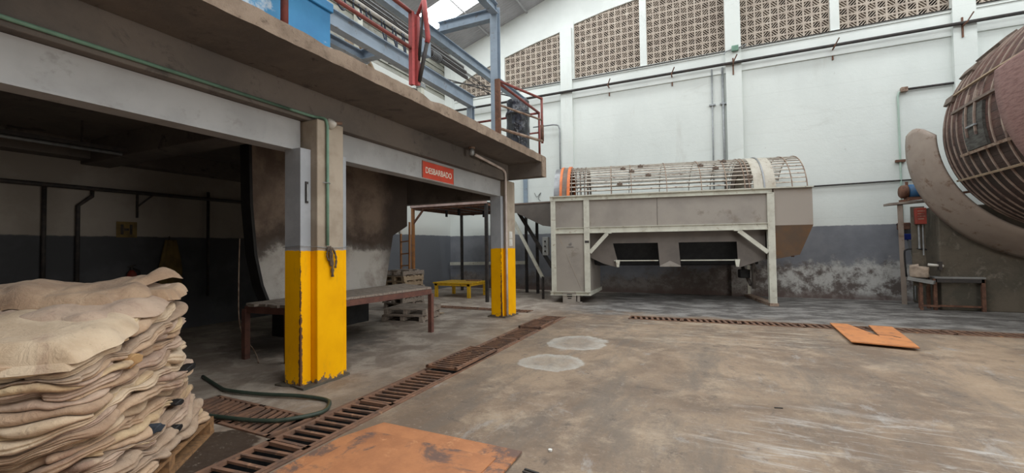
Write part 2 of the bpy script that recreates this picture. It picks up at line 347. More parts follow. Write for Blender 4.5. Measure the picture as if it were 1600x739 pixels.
# ------------------------------------------------------------------ mesh helpers
class MB:
    def __init__(s): s.v = []; s.f = []
    def add(s, vs, fs):
        o = len(s.v); s.v += [tuple(v) for v in vs]; s.f += [tuple(i+o for i in f) for f in fs]; return s
    def box(s, x0, x1, y0, y1, z0, z1):
        x0, x1 = sorted((x0, x1)); y0, y1 = sorted((y0, y1)); z0, z1 = sorted((z0, z1))
        return s.add([(x0,y0,z0),(x1,y0,z0),(x1,y1,z0),(x0,y1,z0),(x0,y0,z1),(x1,y0,z1),(x1,y1,z1),(x0,y1,z1)],
                     [(0,3,2,1),(4,5,6,7),(0,1,5,4),(1,2,6,5),(2,3,7,6),(3,0,4,7)])
    def bar(s, a, b, w, h, up=(0,0,1)):
        a, b = Vector(a), Vector(b); d = (b-a).normalized(); up = Vector(up)
        if abs(d.dot(up)) > .98: up = Vector((0,1,0)) if abs(d.y) < .9 else Vector((1,0,0))
        r = d.cross(up).normalized(); u = r.cross(d)
        vs = []
        for p in (a, b):
            for q in ((-1,-1),(1,-1),(1,1),(-1,1)): vs.append(p + r*q[0]*w/2 + u*q[1]*h/2)
        return s.add(vs, [(0,1,2,3),(4,7,6,5),(0,4,5,1),(1,5,6,2),(2,6,7,3),(3,7,4,0)])
    def ibeam(s, a, b, w, h, t=.018, up=(0,0,1)):
        a, b = Vector(a), Vector(b); d = (b-a).normalized(); up = Vector(up)
        r = d.cross(up).normalized(); u = r.cross(d)
        for off in (-1, 1): s.bar(a+u*off*(h/2-t/2), b+u*off*(h/2-t/2), w, t, u)
        s.bar(a, b, t, h-2*t, u); return s
    def tube(s, pts, rad, seg=8, caps=True):
        pts = [Vector(p) for p in pts]; n = len(pts); o = len(s.v)
        rads = rad if isinstance(rad, (list, tuple)) else [rad]*n
        prev = None
        for i, p in enumerate(pts):
            d = (pts[min(i+1, n-1)] - pts[max(i-1, 0)]).normalized()
            if prev is None:
                a = Vector((0,0,1)) if abs(d.z) < .9 else Vector((1,0,0)); x = d.cross(a).normalized()
            else:
                x = (prev - d*prev.dot(d)).normalized()
            prev = x; y = d.cross(x)
            for k in range(seg):
                t = 2*pi*k/seg; s.v.append(tuple(p + (x*cos(t)+y*sin(t))*rads[i]))
        for i in range(n-1):
            for k in range(seg):
                k2 = (k+1) % seg
                s.f.append((o+i*seg+k, o+i*seg+k2, o+(i+1)*seg+k2, o+(i+1)*seg+k))
        if caps:
            s.f.append(tuple(o+k for k in reversed(range(seg)))); s.f.append(tuple(o+(n-1)*seg+k for k in range(seg)))
        return s
    def prism(s, poly, a, b, plane='yz'):
        # poly in the plane, extruded from a to b along the third axis
        def P(p, t): return {'yz': (t, p[0], p[1]), 'xz': (p[0], t, p[1]), 'xy': (p[0], p[1], t)}[plane]
        n = len(poly)
        vs = [P(p, a) for p in poly] + [P(p, b) for p in poly]
        return s.add(vs, [tuple(range(n)), tuple(range(2*n-1, n-1, -1))] + [(i, i+n, (i+1) % n+n, (i+1) % n) for i in range(n)])
    def ring(s, axis_o, axis_d, r, w, h, seg=48, a0=0, a1=2*pi, e1=None):
        # rectangular band around an axis: w along the axis, h radial
        o = Vector(axis_o); d = Vector(axis_d).normalized()
        e1 = Vector(e1) if e1 else (Vector((0,0,1)) if abs(d.z) < .9 else Vector((1,0,0)))
        e1 = (e1 - d*e1.dot(d)).normalized(); e2 = d.cross(e1)
        full = abs((a1-a0)-2*pi) < 1e-6; n = seg if full else seg+1; b = len(s.v)
        for i in range(n):
            t = a0+(a1-a0)*i/seg; u = e1*cos(t)+e2*sin(t)
            for rr, ww in ((r, -w/2), (r, w/2), (r+h, w/2), (r+h, -w/2)): s.v.append(tuple(o+u*rr+d*ww))
        m = seg
        for i in range(m):
            j = (i+1) % n
            for k in range(4):
                k2 = (k+1) % 4; s.f.append((b+i*4+k, b+i*4+k2, b+j*4+k2, b+j*4+k))
        if not full: s.f.append((b, b+1, b+2, b+3)); s.f.append((b+(n-1)*4+3, b+(n-1)*4+2, b+(n-1)*4+1, b+(n-1)*4))
        return s
    def build(s, name, mat, parent=None, label=None, cat=None, group=None, kind=None, smooth=False, bevel=0, loc=None, rotz=0, sub=0):
        me = bpy.data.meshes.new(name); me.from_pydata(s.v, [], s.f); 
        bm = bmesh.new(); bm.from_mesh(me); bmesh.ops.recalc_face_normals(bm, faces=bm.faces); bm.to_mesh(me); bm.free()
        me.materials.append(MATS[mat])
        o = bpy.data.objects.new(name, me); COL.objects.link(o)
        if parent: o.parent = parent
        if loc: o.location = loc
        o.rotation_euler.z = rotz
        tag(o, label, cat, group, kind)
        if smooth:
            for p in me.polygons: p.use_smooth = True
        if bevel:
            b = o.modifiers.new('bevel', 'BEVEL'); b.width = bevel; b.segments = 2; b.limit_method = 'ANGLE'; b.angle_limit = radians(50)
        if sub:
            b = o.modifiers.new('sub', 'SUBSURF'); b.levels = sub; b.render_levels = sub
        return o
def tag(o, label=None, cat=None, group=None, kind=None):
    if label: o['label'] = label
    if cat: o['category'] = cat
    if group: o['group'] = group
    if kind: o['kind'] = kind
    return o
def thing(name, loc, label, cat, group=None, rotz=0):
    o = bpy.data.objects.new(name, None); COL.objects.link(o); o.location = loc; o.rotation_euler.z = rotz
    o.empty_display_size = .1
    return tag(o, label, cat, group)
def copy_tree(o, parent=None):
    c = o.copy(); COL.objects.link(c)
    if parent: c.parent = parent
    for ch in list(o.children): copy_tree(ch, c)
    return c
def arc_pts(c, r, a0, a1, n, plane='xy', z=0):
    return [(c[0]+r*cos(a0+(a1-a0)*i/n), c[1]+r*sin(a0+(a1-a0)*i/n)) for i in range(n+1)]
def smooth_path(pts, n=6):
    P = [Vector(p) for p in pts]; P = [P[0]*2-P[1]] + P + [P[-1]*2-P[-2]]; out = []
    for i in range(1, len(P)-2):
        for k in range(n):
            t = k/n; a, b, c, d = P[i-1:i+3]
            out.append(.5*((2*b)+(c-a)*t+(2*a-5*b+4*c-d)*t*t+(3*b-a-3*c+d)*t**3))
    out.append(P[-2]); return out

# ================================================================== THE SETTING
YW = 14.6; XL = -9.6; XR = 10.7; XM = .55
def roof_z(x): return 9.4+.31*((x if x < XM else 2*XM-x)+8.94)

# floor with recessed drain channels (boolean-cut slab)
DR = {'long': ((-2.985, .3), (-3.235, 9.02), .42), 'back': ((-1.72, 9.44), (7.6, 9.86), .42),
      'under': ((-7.5, 9.5), (-4.02, 9.5), .36), 'cross': ((-4.75, 2.60), (-3.27, 2.58), .46)}
def drain_frame(k):
    a, b, w = DR[k]; a = Vector((*a, 0)); b = Vector((*b, 0)); return a, b, (b-a).normalized(), (b-a).length, w
def build_floor():
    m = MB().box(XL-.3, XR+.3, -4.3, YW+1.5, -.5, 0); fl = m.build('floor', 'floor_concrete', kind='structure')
    cuts = []
    for k in DR:
        a, b, d, L, w = drain_frame(k)
        c = MB(); c.bar(a-d*.0, b, w, .5, (0,0,1)); o = c.build('c', 'black'); cuts.append(o)
        md = fl.modifiers.new('b', 'BOOLEAN'); md.object = o; md.operation = 'DIFFERENCE'; md.solver = 'EXACT'
    dg = bpy.context.evaluated_depsgraph_get(); me = bpy.data.meshes.new_from_object(fl.evaluated_get(dg))
    fl.modifiers.clear(); fl.data = me
    me.materials.clear(); me.materials.append(MATS['floor_concrete'])
    for o in cuts: bpy.data.objects.remove(o)
build_floor()
def shade_liners():  # added black sheets that put shade into the drain channels
    for i, k in enumerate(DR):
        a, b, d, L, w = drain_frame(k); n = Vector((-d.y, d.x, 0)); m = MB()
        e = Vector((0,0,-.13))
        m.bar(a+e-n*(w/2-.004), b+e-n*(w/2-.004), .006, .23).bar(a+e+n*(w/2-.004), b+e+n*(w/2-.004), .006, .23)
        m.bar(a+Vector((0,0,-.245)), b+Vector((0,0,-.245)), w-.01, .006)
        m.build('trim_%d' % (20+i), 'black', kind='structure')
shade_liners()

# back wall: solid below the sill, piers and arched top above it
SILL = 7.38
LT = [(-9.5, 7.72), (-9.04, 8.08), (-8.3, 8.36), (-7.46, 8.60), (-6.97, 8.74), (-5.9, 9.0), (-4.84, 9.2), (-4.36, 9.36), (-3.3, 9.56), (-2.2, 9.7), (-1, 9.85), (.55, 10.0)]
def lat_top(x):
    x = x if x < XM else 2*XM-x
    for (a, za), (b, zb) in zip(LT, LT[1:]):
        if a <= x <= b: return za+(zb-za)*(x-a)/(b-a)
    return LT[0][1]
MB().box(XL-.3, XR+.3, YW, YW+.25, 0, SILL).build('wall_back', 'white_wall', kind='structure')
def upper_wall():
    m = MB(); N = 60
    xs = [XL-.3+(XR-XL+.6)*i/N for i in range(N+1)]; xs = sorted(set(xs+[XM]))
    for a, b in zip(xs, xs[1:]):
        za, zb = max(lat_top(a), SILL), max(lat_top(b), SILL)
        m.add([(a,YW,za),(b,YW,zb),(b,YW,roof_z(b)+.3),(a,YW,roof_z(a)+.3),(a,YW+.25,za),(b,YW+.25,zb),(b,YW+.25,roof_z(b)+.3),(a,YW+.25,roof_z(a)+.3)],
              [(0,1,2,3),(7,6,5,4),(0,4,5,1)])
    for a, b in ((XL-.3, -9.45), (-7.32, -7.1), (-4.80, -4.38), (-2.14, -1.93), (.36, .76), (2.99, 3.2), (5.5, 5.9), (8.0, 8.2), (10.2, XR+.3)):
        m.box(a, b, YW-.02, YW+.25, SILL, max(lat_top(a), lat_top(b))+.1)
    m.build('wall_back', 'white_render', kind='structure')
upper_wall()
def pilasters():
    for i, (a, b) in enumerate(((-4.86, -4.44), (.36, .78), (5.48, 5.92), (10.1, 10.5))):
        MB().box(a, b, YW-.13, YW+.02, 0 if i != 1 else 0, lat_top((a+b)/2)-.05).build('trim_%d' % (i+1), 'white_wall', kind='structure')
pilasters()
MB().box(XL, XR, YW-.07, YW+.02, SILL-.07, SILL+.02).build('trim_5', 'white_render', kind='structure')
MB().box(XL, XR, YW-.04, YW+.02, 6.72, SILL-.07).build('trim_6', 'white_render', kind='structure')

# pierced clay block screens
def lattice(x0, x1, label):
    m = MB(); s = .212; nx = max(1, round((x1-x0)/s)); sx = (x1-x0)/nx; yb, yf = YW+.14, YW+.05
    t = .024
    for i in range(nx):
        for j in range(14):
            a = x0+i*sx; z = SILL+.01+j*s
            if z > max(lat_top(a), lat_top(a+sx))+.02: break
            b = a+sx; w = z+s
            m.box(a, a+t, yf, yb, z, w); m.box(b-t, b, yf, yb, z, w)
            m.box(a+t, b-t, yf, yb, z, z+t); m.box(a+t, b-t, yf, yb, w-t, w)
            flip = (i+j) % 2
            for off in (-.062, 0, .062):
                c0 = (a+t, z+t); c1 = (b-t, w-t)
                if off > 0: p, q = (a+t, z+t+off*1.3), (b-t-off*1.3, w-t)
                elif off < 0: p, q = (a+t-off*1.3, z+t), (b-t, w-t+off*1.3)
                else: p, q = c0, c1
                if flip: p, q = (a+b-p[0], p[1]), (a+b-q[0], q[1])
                m.bar((p[0], (yf+yb)/2, p[1]), (q[0], (yf+yb)/2, q[1]), yb-yf-.01, .02, (0,0,1) if False else Vector((0,0,1)))
    return m.build('block_screen', 'lattice_clay', None, label, 'ventilation screen', 'pierced clay block screens high in the back wall')
lattice(-9.45, -7.32, 'pierced clay block screen at the far corner, partly behind the steel beams')
lattice(-7.10, -4.80, 'pierced clay block screen under a sloping top, just right of the blue-grey steel post')
lattice(-4.38, -2.14, 'pierced clay block screen between the first white pier and a thin white mullion')
lattice(-1.93, .36, 'pierced clay block screen between a thin white mullion and the wide pier with conduits')
lattice(.76, 2.99, 'pierced clay block screen immediately right of the wide pier with the green junction box')
lattice(3.20, 5.50, 'pierced clay block screen second from the photo right edge, above the wooden drum chute')
lattice(5.90, 8.00, 'sliver of pierced clay block screen at the upper right corner of the photo')
MB().box(XL-.3, XR+.3, YW+.9, YW+1.1, SILL-1, 12.5).build('wall_dark_backing', 'black', kind='structure')  # added black sheet, keeps the screen openings dark like shade
MB().box(XL-.3, XR+.3, YW+.25, YW+1.1, 6.2, 6.4).build('trim_7', 'black', kind='structure')

# side, rear walls
MB().box(XL-.25, XL, -4.3, YW, 0, 7.38).build('wall_left', 'left_wall_shaded_paint', kind='structure')
MB().box(XR, XR+.25, -4.3, YW, 0, 9.6).build('wall_right', 'white_wall', kind='structure')
def rear():
    m = MB(); m.box(XL-.3, XR+.3, -4.3, -4.0, 0, 12.4); m.build('wall_rear', 'dark_plaster', kind='structure')
rear()
def cladding():
    m = MB(); z = 7.38; n = 0
    m.box(XL-.25, XL-.06, -4.3, YW, 7.38, 9.5)
    while z < 9.3:
        m.add([(XL-.06,-4,z),(XL+.0,-4,z+.0),(XL-.04,-4,z+.19),(XL-.06,YW-.3,z),(XL+.0,YW-.3,z),(XL-.04,YW-.3,z+.19)], [(0,1,2),(5,4,3),(1,4,5,2),(0,3,4,1)])
        z += .19
    simple('cladding_sheet', (.29,.29,.25), (.21,.21,.18), 1.6, .6, c3=(.16,.13,.10), s3=4, stretch=(1,1,3))
    m.build('wall_left', 'cladding_sheet', kind='structure')
cladding()
MB().box(XL, XL+.3, YW-.32, YW, 3.3, 9.6).build('trim_8', 'white_render', kind='structure')

# roof sheets, purlins and skylight strips
SKY_Y = [12.28, 8.2, 4.1, 0.0, -3.0]; SKW = 1.06
def roof():
    for side in (0, 1):
        m = MB(); sk = MB()
        xs = (XL-.3, XM) if not side else (XM, XR+.3)
        def quad(mm, xa, xb, y0, y1, ribs=False):
            if not ribs:
                mm.add([(xa,y0,roof_z(xa)),(xb,y0,roof_z(xb)),(xb,y1,roof_z(xb)),(xa,y1,roof_z(xa))], [(0,1,2,3)]); return
            n = max(2, int((y1-y0)/.12)*2); o = len(mm.v)
            for i in range(n+1):
                y = y0+(y1-y0)*i/n; h = .012*(1 if i % 2 else -1) if 0 < i < n else 0
                mm.v += [(xa,y,roof_z(xa)+h),(xb,y,roof_z(xb)+h)]
            for i in range(n): mm.f.append((o+2*i, o+2*i+1, o+2*i+3, o+2*i+2))
        ys = [YW+.3]
        for c in SKY_Y: ys += [c+SKW/2, c-SKW/2]
        ys.append(-4.3)
        for i in range(0, len(ys), 2):
            if ys[i] > ys[i+1]: quad(m, xs[0], xs[1], ys[i+1], ys[i], True)
        e = 9.05
        for c in SKY_Y:
            a, b = (xs[0], -9.28) if not side else (2*XM+9.28, xs[1])
            quad(m, a, b, c-SKW/2, c+SKW/2)
            a, b = (-9.28, -.9) if not side else (2*XM+.9, 2*XM+9.28)
            quad(sk, a, b, c-SKW/2, c+SKW/2)
            a, b = (-.9, XM) if not side else (XM, 2*XM+.9)
            quad(m, a, b, c-SKW/2, c+SKW/2)
        m.build('ceiling', 'roof_sheet', kind='structure', smooth=False)
        sk.build('window_%d' % (side+1), 'skylight_daylight', kind='structure')
        p = MB()
        for k in range(7):
            x = -9.35+1.6*k if not side else 2*XM+9.35-1.6*k
            if (not side and x < XM-.3) or (side and x > XM+.3): p.tube([(x, -4, roof_z(x)-.06), (x, YW-.01, roof_z(x)-.06)], .035, 8)
        p.build('trim_%d' % (9+side), 'roof_steel', kind='structure', smooth=True)
roof()

# mezzanine
def mezz():
    # slab with a chipped front edge
    m = MB(); n = 150; y0, y1 = -4.0, 9.0; o = 0
    rows = []
    for i in range(n+1):
        y = y0+(y1-y0)*i/n
        c = .012*noise.noise(Vector((y*5, 0, 0)))+.008*noise.noise(Vector((y*17, 3, 0)))
        chip = max(0, 1-abs(y-4.78)/.24)*.035 + max(0, 1-abs(y-3.0)/.2)*.02
        rows.append([(XL, y, 3.37), (-3.4+c*.4, y, 3.365+c*.4), (-3.4+c, y, 3.44), (-3.4+c*.7-chip*.5, y, 3.52-chip+c*.3), (-3.55, y, 3.52-chip*.3), (XL, y, 3.52)])
    for r in rows: m.v += r
    k = 6
    for i in range(n):
        for j in range(k): m.f.append((i*k+j, i*k+(j+1) % k, (i+1)*k+(j+1) % k, (i+1)*k+j))
    m.f.append(tuple(range(k))); m.f.append(tuple(n*k+j for j in reversed(range(k))))
    ob = m.build('trim_11', 'slab_concrete', kind='structure')
    ob.data.materials.append(MATS['edge_concrete'])
    for p in ob.data.polygons:
        if p.center.x > -3.62 and abs(p.normal.x) > .4 or p.center.z > 3.5: p.material_index = 1
    MB().box(-4.52, -4.2, -4, 8.76, 3.0, 3.37).build('trim_12', 'slab_concrete', kind='structure', bevel=.01)
    MB().box(XL, -4.52, 8.70, 8.98, 2.63, 3.37).build('trim_17', 'dark_plaster', kind='structure')
    MB().box(-4.5, -3.41, 8.76, 9.0, 3.06, 3.37).build('trim_13', 'slab_concrete', kind='structure', bevel=.01)
    MB().box(XL, -4.52, 3.46, 3.86, 3.0, 3.37).build('trim_14', 'slab_concrete', kind='structure', bevel=.01)
    MB().box(XL, XL+.35, -4, 8.76, 3.06, 3.37).build('trim_15', 'slab_concrete', kind='structure', bevel=.01)
    e = MB().box(-3.41, -3.385, 8.76, 9.0, 3.06, 3.5); e.build('trim_16', 'edge_concrete', kind='structure')
mezz()

# ================================================================== PILLARS, BEAMS AND SIGN
def pillar(y, label, far=False):
    t = thing('portal_pillar', (-4.28 if not far else -4.37, y, 0), label, 'pillar')
    # concrete shaft with a steel column on each side of it
    m = MB().box(-.22, .22, .12, .50, 0, 3.0); m.build('concrete_shaft', 'pillar_concrete', t, bevel=.012)
    m = MB().box(-.13, .12, -.02, .0, 0, 2.652).box(-.13, -.115, .0, .115, 0, 2.652).box(.105, .12, .0, .115, 0, 2.652)
    m.build('steel_column', 'pillar_steel', t)
    m = MB().box(-.13, .155, .505, .60, 0, 2.652); m.build('steel_column', 'pillar_steel', t)
    return t
p1 = pillar(3.36, 'nearer pillar painted yellow below, with a green conduit and hanging rag')
p2 = pillar(8.47, 'farther pillar painted yellow below, with a white pipe and paper notices', True)
def base_foot(t, sd):
    m = MB(); rnd = random.Random(sd)
    n = 26; pts = []
    for i in range(n):
        a = 2*pi*i/n; x, y = cos(a), sin(a)
        k = 1/max(abs(x)/.26, abs(y)/.34); r = k*(1+.06*rnd.uniform(-1, 1)); pts.append((x*r*.93, .27+y*r*.95))
    m.prism(pts, 0, .022, 'xy'); m.build('worn_mortar_foot', 'plinth_concrete', t)
base_foot(p1, 1); base_foot(p2, 2)

def beam(y0, y1, label):
    t = thing('steel_beam', (-4.36, (y0+y1)/2, 2.65), label, 'beam', None)
    h = (y1-y0)/2
    MB().box(.0, .055, -h, h, .022, .345).build('web', 'beam_paint', t)
    MB().box(-.14, .07, -h, h, .0, .02).build('flange', 'beam_paint', t)
    MB().box(-.14, .02, -h, h, .33, .348).build('flange', 'beam_paint', t)
    return t
beam(-3.9, 3.455, 'grey steel beam over the nearest opening, under the green conduit')
beam(3.985, 8.56, 'grey steel beam carrying the red sign, between the two yellow pillars')

def sign():
    t = thing('wall_sign', (-4.305+.008, 6.19, 2.80), 'red rectangular sign reading DESBARBADO on the grey beam', 'sign')
    t.rotation_euler = (0, 0, 0)
    MB().box(-.006, .006, -.46, .46, -.145, .15).build('sign_board', 'sign_red', t)
    b = MB().box(.005, .009, -.46, .46, .143, .15).box(.005, .009, -.46, .46, -.145, -.138).box(.005, .009, -.46, -.452, -.14, .145).box(.005, .009, .452, .46, -.14, .145)
    b.build('border', 'rust_light', t)
    c = bpy.data.curves.new('lettering', 'FONT'); c.body = 'DESBARBADO'; c.size = .140; c.extrude = .002; c.offset = .0015
    c.align_x = 'CENTER'; c.align_y = 'CENTER'; c.space_character = 1.0
    o = bpy.data.objects.new('lettering', c); COL.objects.link(o)
    bpy.context.view_layer.update()
    me = bpy.data.meshes.new_from_object(o.evaluated_get(bpy.context.evaluated_depsgraph_get())); bpy.data.objects.remove(o)
    me.materials.clear(); me.materials.append(MATS['letter_cream'])
    o = bpy.data.objects.new('lettering', me); COL.objects.link(o); o.parent = t
    xs = [v.co.x for v in me.vertices]; w = max(xs)-min(xs); o.scale = (.77/w, 1.0, 1)
    o.location = (.010, 0, 0); o.rotation_euler = (radians(90), 0, radians(90))
sign()

# green conduit along the beam and down the pillar
def green_conduit():
    pts = [(-4.18, -2.5, 3.06), (-4.18, 1, 3.055), (-4.18, 3.2, 3.05), (-4.16, 3.50, 3.045), (-4.06, 3.585, 3.02), (-4.035, 3.60, 2.93), (-4.035, 3.60, 2.3), (-4.035, 3.60, 1.56)]
    o = MB().tube(pts[:3]+smooth_path(pts[2:6], 5)+pts[6:], .017, 8).build('conduit', 'green_conduit', smooth=True)
    tag(o, 'green conduit running along the mezzanine edge and down the nearer pillar', 'conduit')
    MB().box(-.02, .02, -.02, .02, 0, .02)
    k = MB().tube([(-4.05, 3.55, 2.28), (-4.01, 3.6, 2.28), (-4.05, 3.65, 2.28)], .006, 6).build('clip', 'galv', o)
green_conduit()
def rag():
    m = MB()
    for i, (dy, l, w) in enumerate(((-.03, .12, .016), (.02, .30, .026), (.06, .20, .018), (.0, .18, .02))):
        pts = [(-4.03-.005*i, 3.62+dy*.3, 1.55), (-4.025, 3.62+dy, 1.50), (-4.03, 3.63+dy*1.5, 1.50-l*.5), (-4.03, 3.645+dy, 1.50-l)]
        m.tube(smooth_path(pts, 4), [w*(.35+.65*abs(sin(k*1.3+i))) * .8 for k in range(13)], 7)
    m.build('knotted_rag', 'dirty_cloth', smooth=True, label='dirty brown rag knotted to the wire on the nearer pillar', cat='rag')
    w = MB()
    y0, y1 = 3.33, 3.97
    pts = [(-4.43, y0, 1.545), (-4.15, y0, 1.56), (-4.14, 3.45, 1.55), (-4.05, 3.47, 1.548), (-4.045, 3.62, 1.53), (-4.05, 3.87, 1.54), (-4.11, 3.97, 1.55), (-4.44, 3.97, 1.55)]
    w.tube(pts, .004, 5).build('tie_wire', 'galv', label='thin wire tied round the nearer pillar just above the yellow paint', cat='wire')
rag()
# rusty latch plate on the steel column
t = thing('door_latch', (-4.158, 3.415, 2.16), 'small metal latch fixed on the grey steel column of the nearer pillar', 'latch')
MB().box(0, .012, -.018, .018, -.12, .12).build('back_plate', 'dark_steel', t)
MB().tube([(.02, -.002, -.10), (.02, -.002, .09)], .010, 8).build('bolt_rod', 'galv', t)

def lamp_holder(x, y, z, label):
    t = thing('lamp_holder', (x, y, z), label, 'lamp holder')
    m = MB(); prof = [(.0, .03), (-.012, .052), (-.05, .058), (-.085, .045), (-.11, .03)]
    m.tube([(0, 0, a) for a, b in prof], [b for a, b in prof], 14)
    m.build('porcelain_cup', 'white_plastic', t, smooth=True)
    MB().box(-.06, .06, -.06, .06, -.0, .022).build('ceiling_plate', 'rust_light', t)
    return t
t = thing('lamp_holder', (-4.03, 3.66, 3.0), 'stubby cream lamp holder at the top of the nearer pillar', 'lamp holder')
t.rotation_euler = (0, radians(40), 0)
MB().tube([(0,0,.02),(0,0,-.01),(0,0,-.05),(0,0,-.08)], [.05,.06,.05,.035], 14).build('porcelain_cup', 'white_plastic', t, smooth=True)
MB().tube([(0,.03,.0),(.02,.08,.02),(.02,.11,.03)], .02, 8).build('side_socket', 'rust_light', t, smooth=True)
t = thing('lamp_holder', (-4.03, 6.86, 3.366), 'dark lamp fitting under the mezzanine edge at the end of the white pipe', 'lamp holder')
MB().tube([(0,0,0),(0,0,-.03)], .06, 14).build('ceiling_plate', 'rust_light', t)
MB().tube([(0,0,-.03),(0,0,-.07),(0,0,-.13),(0,0,-.15)], [.035,.055,.045,.03], 14).build('lamp_cup', 'plinth_concrete' if False else 'galv', t, smooth=True)

simple('pale_pipe', (.66,.58,.54), (.52,.44,.40), 5, .5, bump=0)
# white pipe from the lamp fitting down the farther pillar
pts = smooth_path([(-4.05, 7.02, 3.26), (-4.12, 7.8, 3.24), (-4.17, 8.40, 3.22)], 3)+smooth_path([(-4.17, 8.47, 3.20), (-4.17, 8.535, 3.15), (-4.17, 8.55, 3.06)], 4)+[(-4.17, 8.55, 1.5), (-4.17, 8.55, .03)]
MB().tube(pts, .026, 10).build('pipe', 'pale_pipe', smooth=True, label='pale pipe bending down the farther yellow pillar to the floor', cat='pipe')
for z, lab in ((1.80, 'upper of two white paper notices on the farther pillar'), (1.63, 'lower of two white paper notices on the farther pillar')):
    t = thing('paper_notice', (-4.147, 8.72, z), lab, 'paper notice')
    MB().box(0, .004, -.07, .08, -.075, .075).build('sheet', 'paper', t)
    l = MB()
    for k in range(5): l.box(.0045, .005, -.05, .055-.015*(k % 2), .045-.024*k, .049-.024*k)
    l.build('printed_lines', 'control_grey', t)

# ================================================================== VAT AND ROOM UNDER THE MEZZANINE
def vat():
    t = thing('plastered_vat', (-6.2, 6.2, 0), 'tall stained plaster vat wall with curved dark edges behind the wooden bench', 'vat')
    prof = [(4.78, .60), (4.62, 1.0), (4.52, 1.45), (4.45, 2.2), (4.42, 3.36), (8.02, 3.36), (8.02, 2.02), (7.55, 1.80), (7.28, .60)]
    prof = [(a-6.2-.30, b) for a, b in prof]
    prof = [(a, b) for a, b in prof]
    MB().prism(prof, -.16, 0, 'yz').build('plastered_body', 'vat_plaster', t, bevel=.02)
    m = MB()
    L = [(4.735, .6), (4.575, 1.0), (4.475, 1.45), (4.405, 2.2), (4.38, 3.36)]
    Rr = [(4.78, .60), (4.62, 1.0), (4.52, 1.45), (4.45, 2.2), (4.42, 3.36)]
    m.prism([(a-6.2-.30, b) for a, b in L+Rr[::-1]], -.18, .03, 'yz')
    m.build('rim_strip', 'black', t)
    MB().box(-1.0, -.55, -1.0, .9, 0, .62).box(-1.0, -.02, -1.2, .95, .60, .64).build('shade_base', 'black', t)  # added black base, stands in for the dark void below the vat
vat()
t = thing('paper_sheet', (-6.18, 5.02, 1.78), 'pale torn sheet stuck beside the nearer pillar on the vat', 'paper')
MB().prism([(-.09, .14), (.09, .22), (.09, -.10), (.0, -.12)], 0, .005, 'yz').build('sheet', 'paper', t)

def bench():
    t = thing('work_bench', (-5.5, 5.4, 0), 'long grey plank bench on rust-red steel legs behind the nearer yellow pillar', 'bench')
    A, B, C, D = Vector((-5.22, 4.0, 0)), Vector((-4.75, 6.56, 0)), Vector((-5.72, 6.95, 0)), Vector((-6.02, 3.95, 0))
    o = Vector((-5.5, 5.4, 0)); A, B, C, D = A-o, B-o, C-o, D-o
    n = 6; rnd = random.Random(3); zt = lambda p: .765+.02*(p.y/1.3)
    for i in range(n):
        a0, a1 = (i+.04)/n, (i+.96)/n
        m = MB(); ov0 = rnd.uniform(-.08, .03); ov1 = rnd.uniform(-.02, .06)
        def pt(u, v):
            return A.lerp(D, u).lerp(B.lerp(C, u), v)
        q = [pt(a0, -ov0*.3-.02), pt(a0, 1+ov1*.3), pt(a1, 1+ov1*.3), pt(a1, -ov0*.3-.02)]
        h = rnd.uniform(-.006, .006)
        m.add([(p.x, p.y, zt(p)+h) for p in q]+[(p.x, p.y, zt(p)+.035+h) for p in q], [(0,1,2,3),(7,6,5,4),(0,4,5,1),(1,5,6,2),(2,6,7,3),(3,7,4,0)])
        m.build('plank', 'wood_grey', t)
    f = MB()
    for p, q in ((A, B), (B, C), (C, D), (D, A)):
        f.bar((p.x, p.y, .715+.02*p.y/1.3), (q.x, q.y, .715+.02*q.y/1.3), .045, .09)
    f.build('frame', 'bench_steel', t)
    for p, s in ((A, (-.02, .02)), (B, (.02, -.03)), (D, (0, 0))):
        MB().bar((p.x, p.y, .70), (p.x+s[0], p.y+s[1], 0), .075, .075).build('leg', 'bench_steel', t)
bench()

def pallet_mb(w=1.1, d=.95, broken=0, seed=0):
    rnd = random.Random(seed); P = {}
    top = MB()
    for i in range(6):
        if broken and i in (1, 4): continue
        y = -d/2+.05+i*(d-.1)/5; top.box(-w/2+rnd.uniform(0, .02), w/2-rnd.uniform(0, .03+.2*broken), y-.05, y+.05, .115, .137)
    st = MB()
    for x in (-w/2+.05, 0, w/2-.05): st.box(x-.04, x+.04, -d/2, d/2, .024, .115)
    bt = MB()
    for y in (-d/2+.05, 0, d/2-.05): bt.box(-w/2, w/2, y-.05, y+.05, 0, .022)
    return top, st, bt
def pallet(x, y, z, rz, label, group, w=1.1, d=.95, broken=0, seed=0, mat='wood_grey'):
    t = thing('wooden_pallet', (x, y, z), label, 'pallet', group, rz)
    a, b, c = pallet_mb(w, d, broken, seed)
    a.build('top_boards', mat, t); b.build('stringers', mat, t); c.build('bottom_boards', mat, t)
    return t
lab = ['topmost splintered grey pallet of the tall stack behind the bench', 'second pallet from the top of the tall stack behind the bench',
       'third pallet from the top of the tall stack behind the bench', 'fourth pallet from the top of the tall stack behind the bench',
       'fifth pallet from the top of the tall stack, seen under the bench end', 'sixth pallet from the top of the tall stack, seen under the bench end',
       'bottom pallet of the tall stack resting on the floor behind the bench']
for k in range(7):
    pallet(-7.45+.03*sin(k*3), 9.1+.04*cos(k*2), .14*k, radians(4*sin(k*5)), lab[6-k], 'pallets stacked behind the bench', .72, .8, 1 if k == 6 else 0, k, 'wood_pale' if k in (4, 5) else 'wood_grey')
for k in range(2):
    pallet(-6.05+.05*k, 7.65, .14*k, radians(12+3*k), ['lower', 'upper'][k]+' pallet of the pair on the floor under the far end of the bench', 'pallets under the bench', .95, .9, 0, 20+k)
